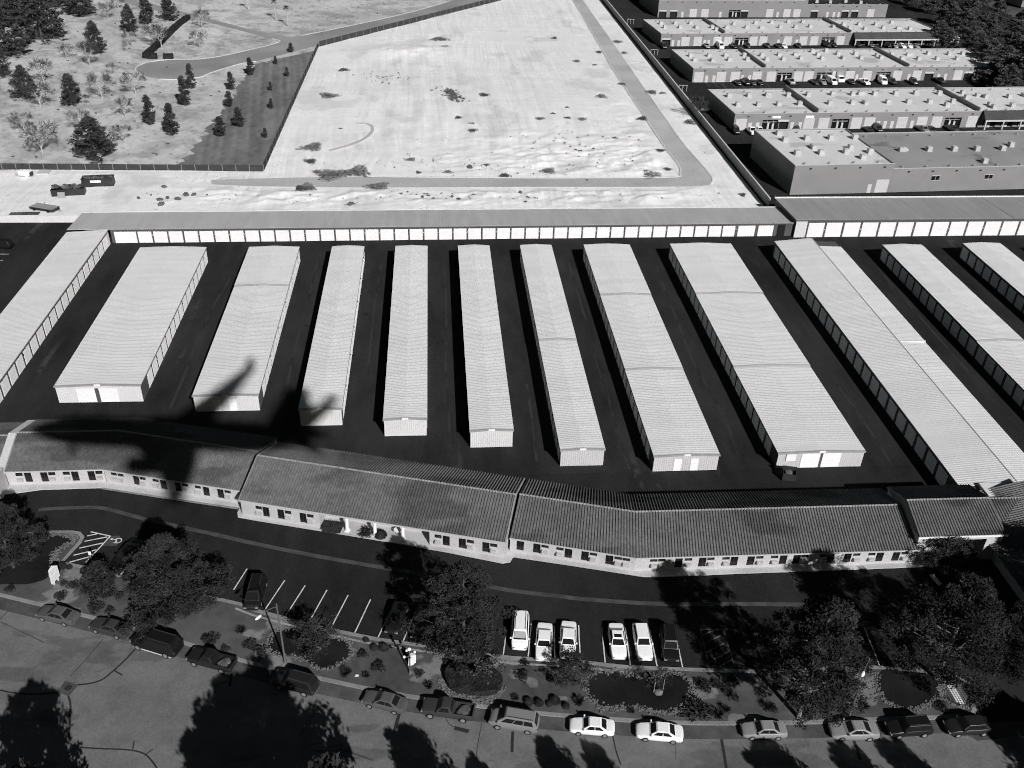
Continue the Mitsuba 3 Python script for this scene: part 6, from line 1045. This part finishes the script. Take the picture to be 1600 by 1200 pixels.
m = MB(); m.box(0, L, 0, 2.3, .55, .68); put('deck', m.mesh(), 'm_pale_concrete', k, tw=tw); m = MB(); m.box(0, L, -.06, .0, .35, .7); m.box(0, L, 2.3, 2.36, .35, .7); m.box(L, L + .06, 0, 2.3, .35, .7); m.box(L, L + 1.4, 1.1, 1.2, .4, .5); put('frame', m.mesh(), 'm_bin', k, tw=tw)
for q in (L * .2, L * .8):
    for s in (.0, 2.3): m = MB(); m.tube((q, s - .1, .3), (q, s + .1, .3), .3, n=12); put('wheel', m.mesh(), 'm_tyre', k, tw=tw)
x, y = -95.38, 215.68; k = thing('tow_generator', 'small white towed generator with a folded mast, by the park fence', 'generator'); tw = at(x, y, 0, -.1)
m = MB(); m.add(hullbox([(a_, b_, c_) for a_ in (-1.2, 1.2) for b_ in (-.7, .7) for c_ in (.5, 1.4)], .08)); put('housing', m.mesh(), 'm_car_white', k, tw=tw)
for s in (-.8, .8): m = MB(); m.tube((.6, s - .1, .33), (.6, s + .1, .33), .33, n=12); put('wheel', m.mesh(), 'm_plate', k, tw=tw)
m = MB(); m.tube((-.5, 0, 1.4), (-.3, 0, 3.2), .08, n=6); m.tube((-.3, 0, 3.2), (.1, 0, 2.2), .06, n=6); m.box(-.6, .0, -.25, .25, 2.5, 3.0); put('mast', m.mesh(), 'm_bin', k, tw=tw)
m = MB(); m.box(-2.6, -1.2, -.05, .05, .45, .55); m.box(1.2, 1.6, -.6, .6, .4, 1.1); put('tow_bar', m.mesh(), 'm_bin', k, tw=tw)
x, y = -92.04, 217.82; m = MB(); m.box(-1.3, 1.3, -1.2, 1.2, 0, .35); put('concrete_slab', m.mesh(), 'm_roller', tw=at(x, y, 0, .05), label='pale square slab beside the towed generator', cat='slab')
x, y = -87.33, 192.95; m = MB(); m.box(-3.4, 2.6, -.9, .9, 0, .12); put('tarpaulin', m.mesh(), 'm_stone', tw=at(x, y, .03, .05), label='dark flat sheet lying on the sand by the white wall', cat='sheet')
# stall lines of the dark lot at the left and a few between the warehouses
for a, b in (([(-88.92, 172.95)][0], [(-83.60, 172.89)][0]), ([(-87.79, 170.03)][0], [(-83.55, 169.83)][0])): put('painted_line', strip(np.array([a, b]), .14, -.1, .012), 'm_paint', parent='side_lot')
for i in range(12):
    x, y = 148.20, 256.32; put('painted_line', strip(np.array([(x + i * 2.9, y), (x + i * 2.9 + .1, y - 5)]), .14, -.1, .03), 'm_paint_worn', parent='warehouse_lot')
for i in range(8):
    x, y = 89.13, 302.77; put('painted_line', strip(np.array([(x + i * 2.9, y), (x + i * 2.9, y - 5)]), .14, -.1, .03), 'm_paint_worn', parent='warehouse_lot')
# pipes and gates on the block wall
for i, (x, y) in enumerate([(79.07, 390.85), (78.13, 339.18), (77.69, 292.60)]):
    k = thing('gate_frame', 'pale pipe frame on the warehouse side of the block wall, %s from the near end' % nth(2 - i), 'frame', 'pipe frames along the block wall')
    for q in (0, 1.3, 2.6): m = MB(); m.tube((q, 0, 0), (q, 0, 2.0), .08, n=6); put('pipe', m.mesh(), 'm_unit', k, tw=at(x, y))
    m = MB(); m.tube((0, 0, 1.9), (2.6, 0, 1.9), .07, n=6); put('rail', m.mesh(), 'm_unit', k, tw=at(x, y))
x, y = 274.99, 440.02; k = thing('white_house', 'pale roofed building at the top right corner beyond the grove', 'building'); m = MB(); m.box(0, 26, 0, 14, 0, 4); put('wall', m.mesh(), 'm_warehouse', k, tw=at(x, y)); m = MB(); m.box(-.6, 26, -.6, 14, 4, 4.5); put('roof', m.mesh(), 'm_roof_white', k, tw=at(x, y))
x, y = 204.37, 364.47; k = thing('utility_box', 'white box truck body at the grove end of the fourth warehouse row', 'container'); m = MB(); m.add(hullbox([(a_, b_, c_) for a_ in (-1.6, 1.6) for b_ in (-1, 1) for c_ in (.1, 2.4)], .08)); put('shell', m.mesh(), 'm_car_white', k, tw=at(x, y)); m = MB(); m.box(-1.3, 1.3, -1.1, -1.05, .4, 2.0); put('shutter', m.mesh(), 'm_roller', k, tw=at(x, y))

# ================================================================= THE AIRLINER: it flies just above and behind the camera and casts its shadow
Z0 = 92.0; HEAD = math.atan2(.105, -1.0)                       # nose towards -x
NOSE = np.array([-57.8, 113.7]) - np.array([-.592, 1.403]) * Z0
ka = thing('airliner', 'twin engine jet airliner in flight above the camera, whose shadow lies on the offices', 'aircraft')
ta = T().translate([NOSE[0], NOSE[1], Z0]).rotate([0, 0, 1], math.degrees(HEAD)).scale([1.09, 1, 1])   # x forwards from the tail, nose at 0, y to the left wing
prof = [(.7, .05, -.35), (.1, .75, -.3), (-1.5, 1.35, -.2), (-3, 1.85, -.08), (-5, 2.15, 0), (-6.5, 2.2, 0), (-26, 2.2, 0), (-29, 2.0, .12), (-33, 1.45, .5), (-37, .7, .95), (-39, .25, 1.15)]
m = MB(); n = 20; a = np.arange(n) * 2 * np.pi / n
R = [np.c_[np.full(n, x), r * np.cos(a), z + r * 1.04 * np.sin(a)] for x, r, z in prof]
i = np.arange(n); j = (i + 1) % n; F = []
for k in range(len(R) - 1): F += [np.c_[k * n + i, (k + 1) * n + i, (k + 1) * n + j], np.c_[k * n + i, (k + 1) * n + j, k * n + j]]
put('fuselage', trimesh.Trimesh(np.vstack(R), np.vstack(F), process=False), 'm_car_white', ka, tw=ta, smooth=True)
def wing(root, tip, rc, tc, rt, tt, upright=False):
    """lifting surface: leading edge points, chords, thicknesses"""
    q = []
    for p, c, t in ((root, rc, rt), (tip, tc, tt)):
        o = np.array([0, t / 2, 0]) if upright else np.array([0, 0, t / 2]); p = np.array(p, float); d = np.array([-1.0, 0, 0])
        q += [p, p + d * c * .3 + o, p + d * c, p + d * c * .3 - o]
    return m3.Manifold.hull_points(q)
for s in (1, -1):
    w = wing((-11.8, s * 1.2, -1.1), (-17.0, s * 6.2, -.6), 9.0, 5.2, .8, .5) + wing((-17.0, s * 6.2, -.6), (-22.6, s * 16.4, .75), 5.2, 1.7, .5, .2)
    wk = put('wing', w, 'm_unit', ka, tw=ta)
    put('winglet', wing((-22.7, s * 16.35, .75), (-24.2, s * 16.9, 3.1), 1.6, .7, .18, .1, True), 'm_car_white', wk, tw=ta)
    e = trimesh.creation.revolve(np.array([(.75, 0), (.98, -.4), (1.02, -1.6), (.8, -3.4), (.45, -4.0), (.0, -4.3), (.0, -.4), (.75, 0)]), sections=20)
    v = np.c_[e.vertices[:, 2] * 1.15 - 13.0, e.vertices[:, 0] * 1.2 + s * 4.85, e.vertices[:, 1] * 1.2 - 1.85]; put('engine', (v, e.faces), 'm_unit', ka, tw=ta)
    m = MB(); m.box(-17.6, -14.6, s * 4.85 - .12, s * 4.85 + .12, -1.2, -.6); put('pylon', m.mesh(), 'm_unit', ka, tw=ta)
    put('tailplane', wing((-33.2, s * .5, 1.6), (-37.6, s * 7.1, 3.0), 3.9, 1.4, .35, .12), 'm_unit', ka, tw=ta)
put('fin', wing((-30.2, 0, 1.6), (-36.6, 0, 9.7), 6.4, 2.2, .45, .2, True), 'm_car_white', ka, tw=ta)
m = MB(); m.tube((-4.2, 0, -1.6), (-4.1, 0, -3.6), .22, n=8)
for s in (-.22, .22): m.tube((-4.1, s - .16, -3.6), (-4.1, s + .16, -3.6), .45, n=12)
put('nose_gear', m.mesh(), 'm_bin', ka, tw=ta)
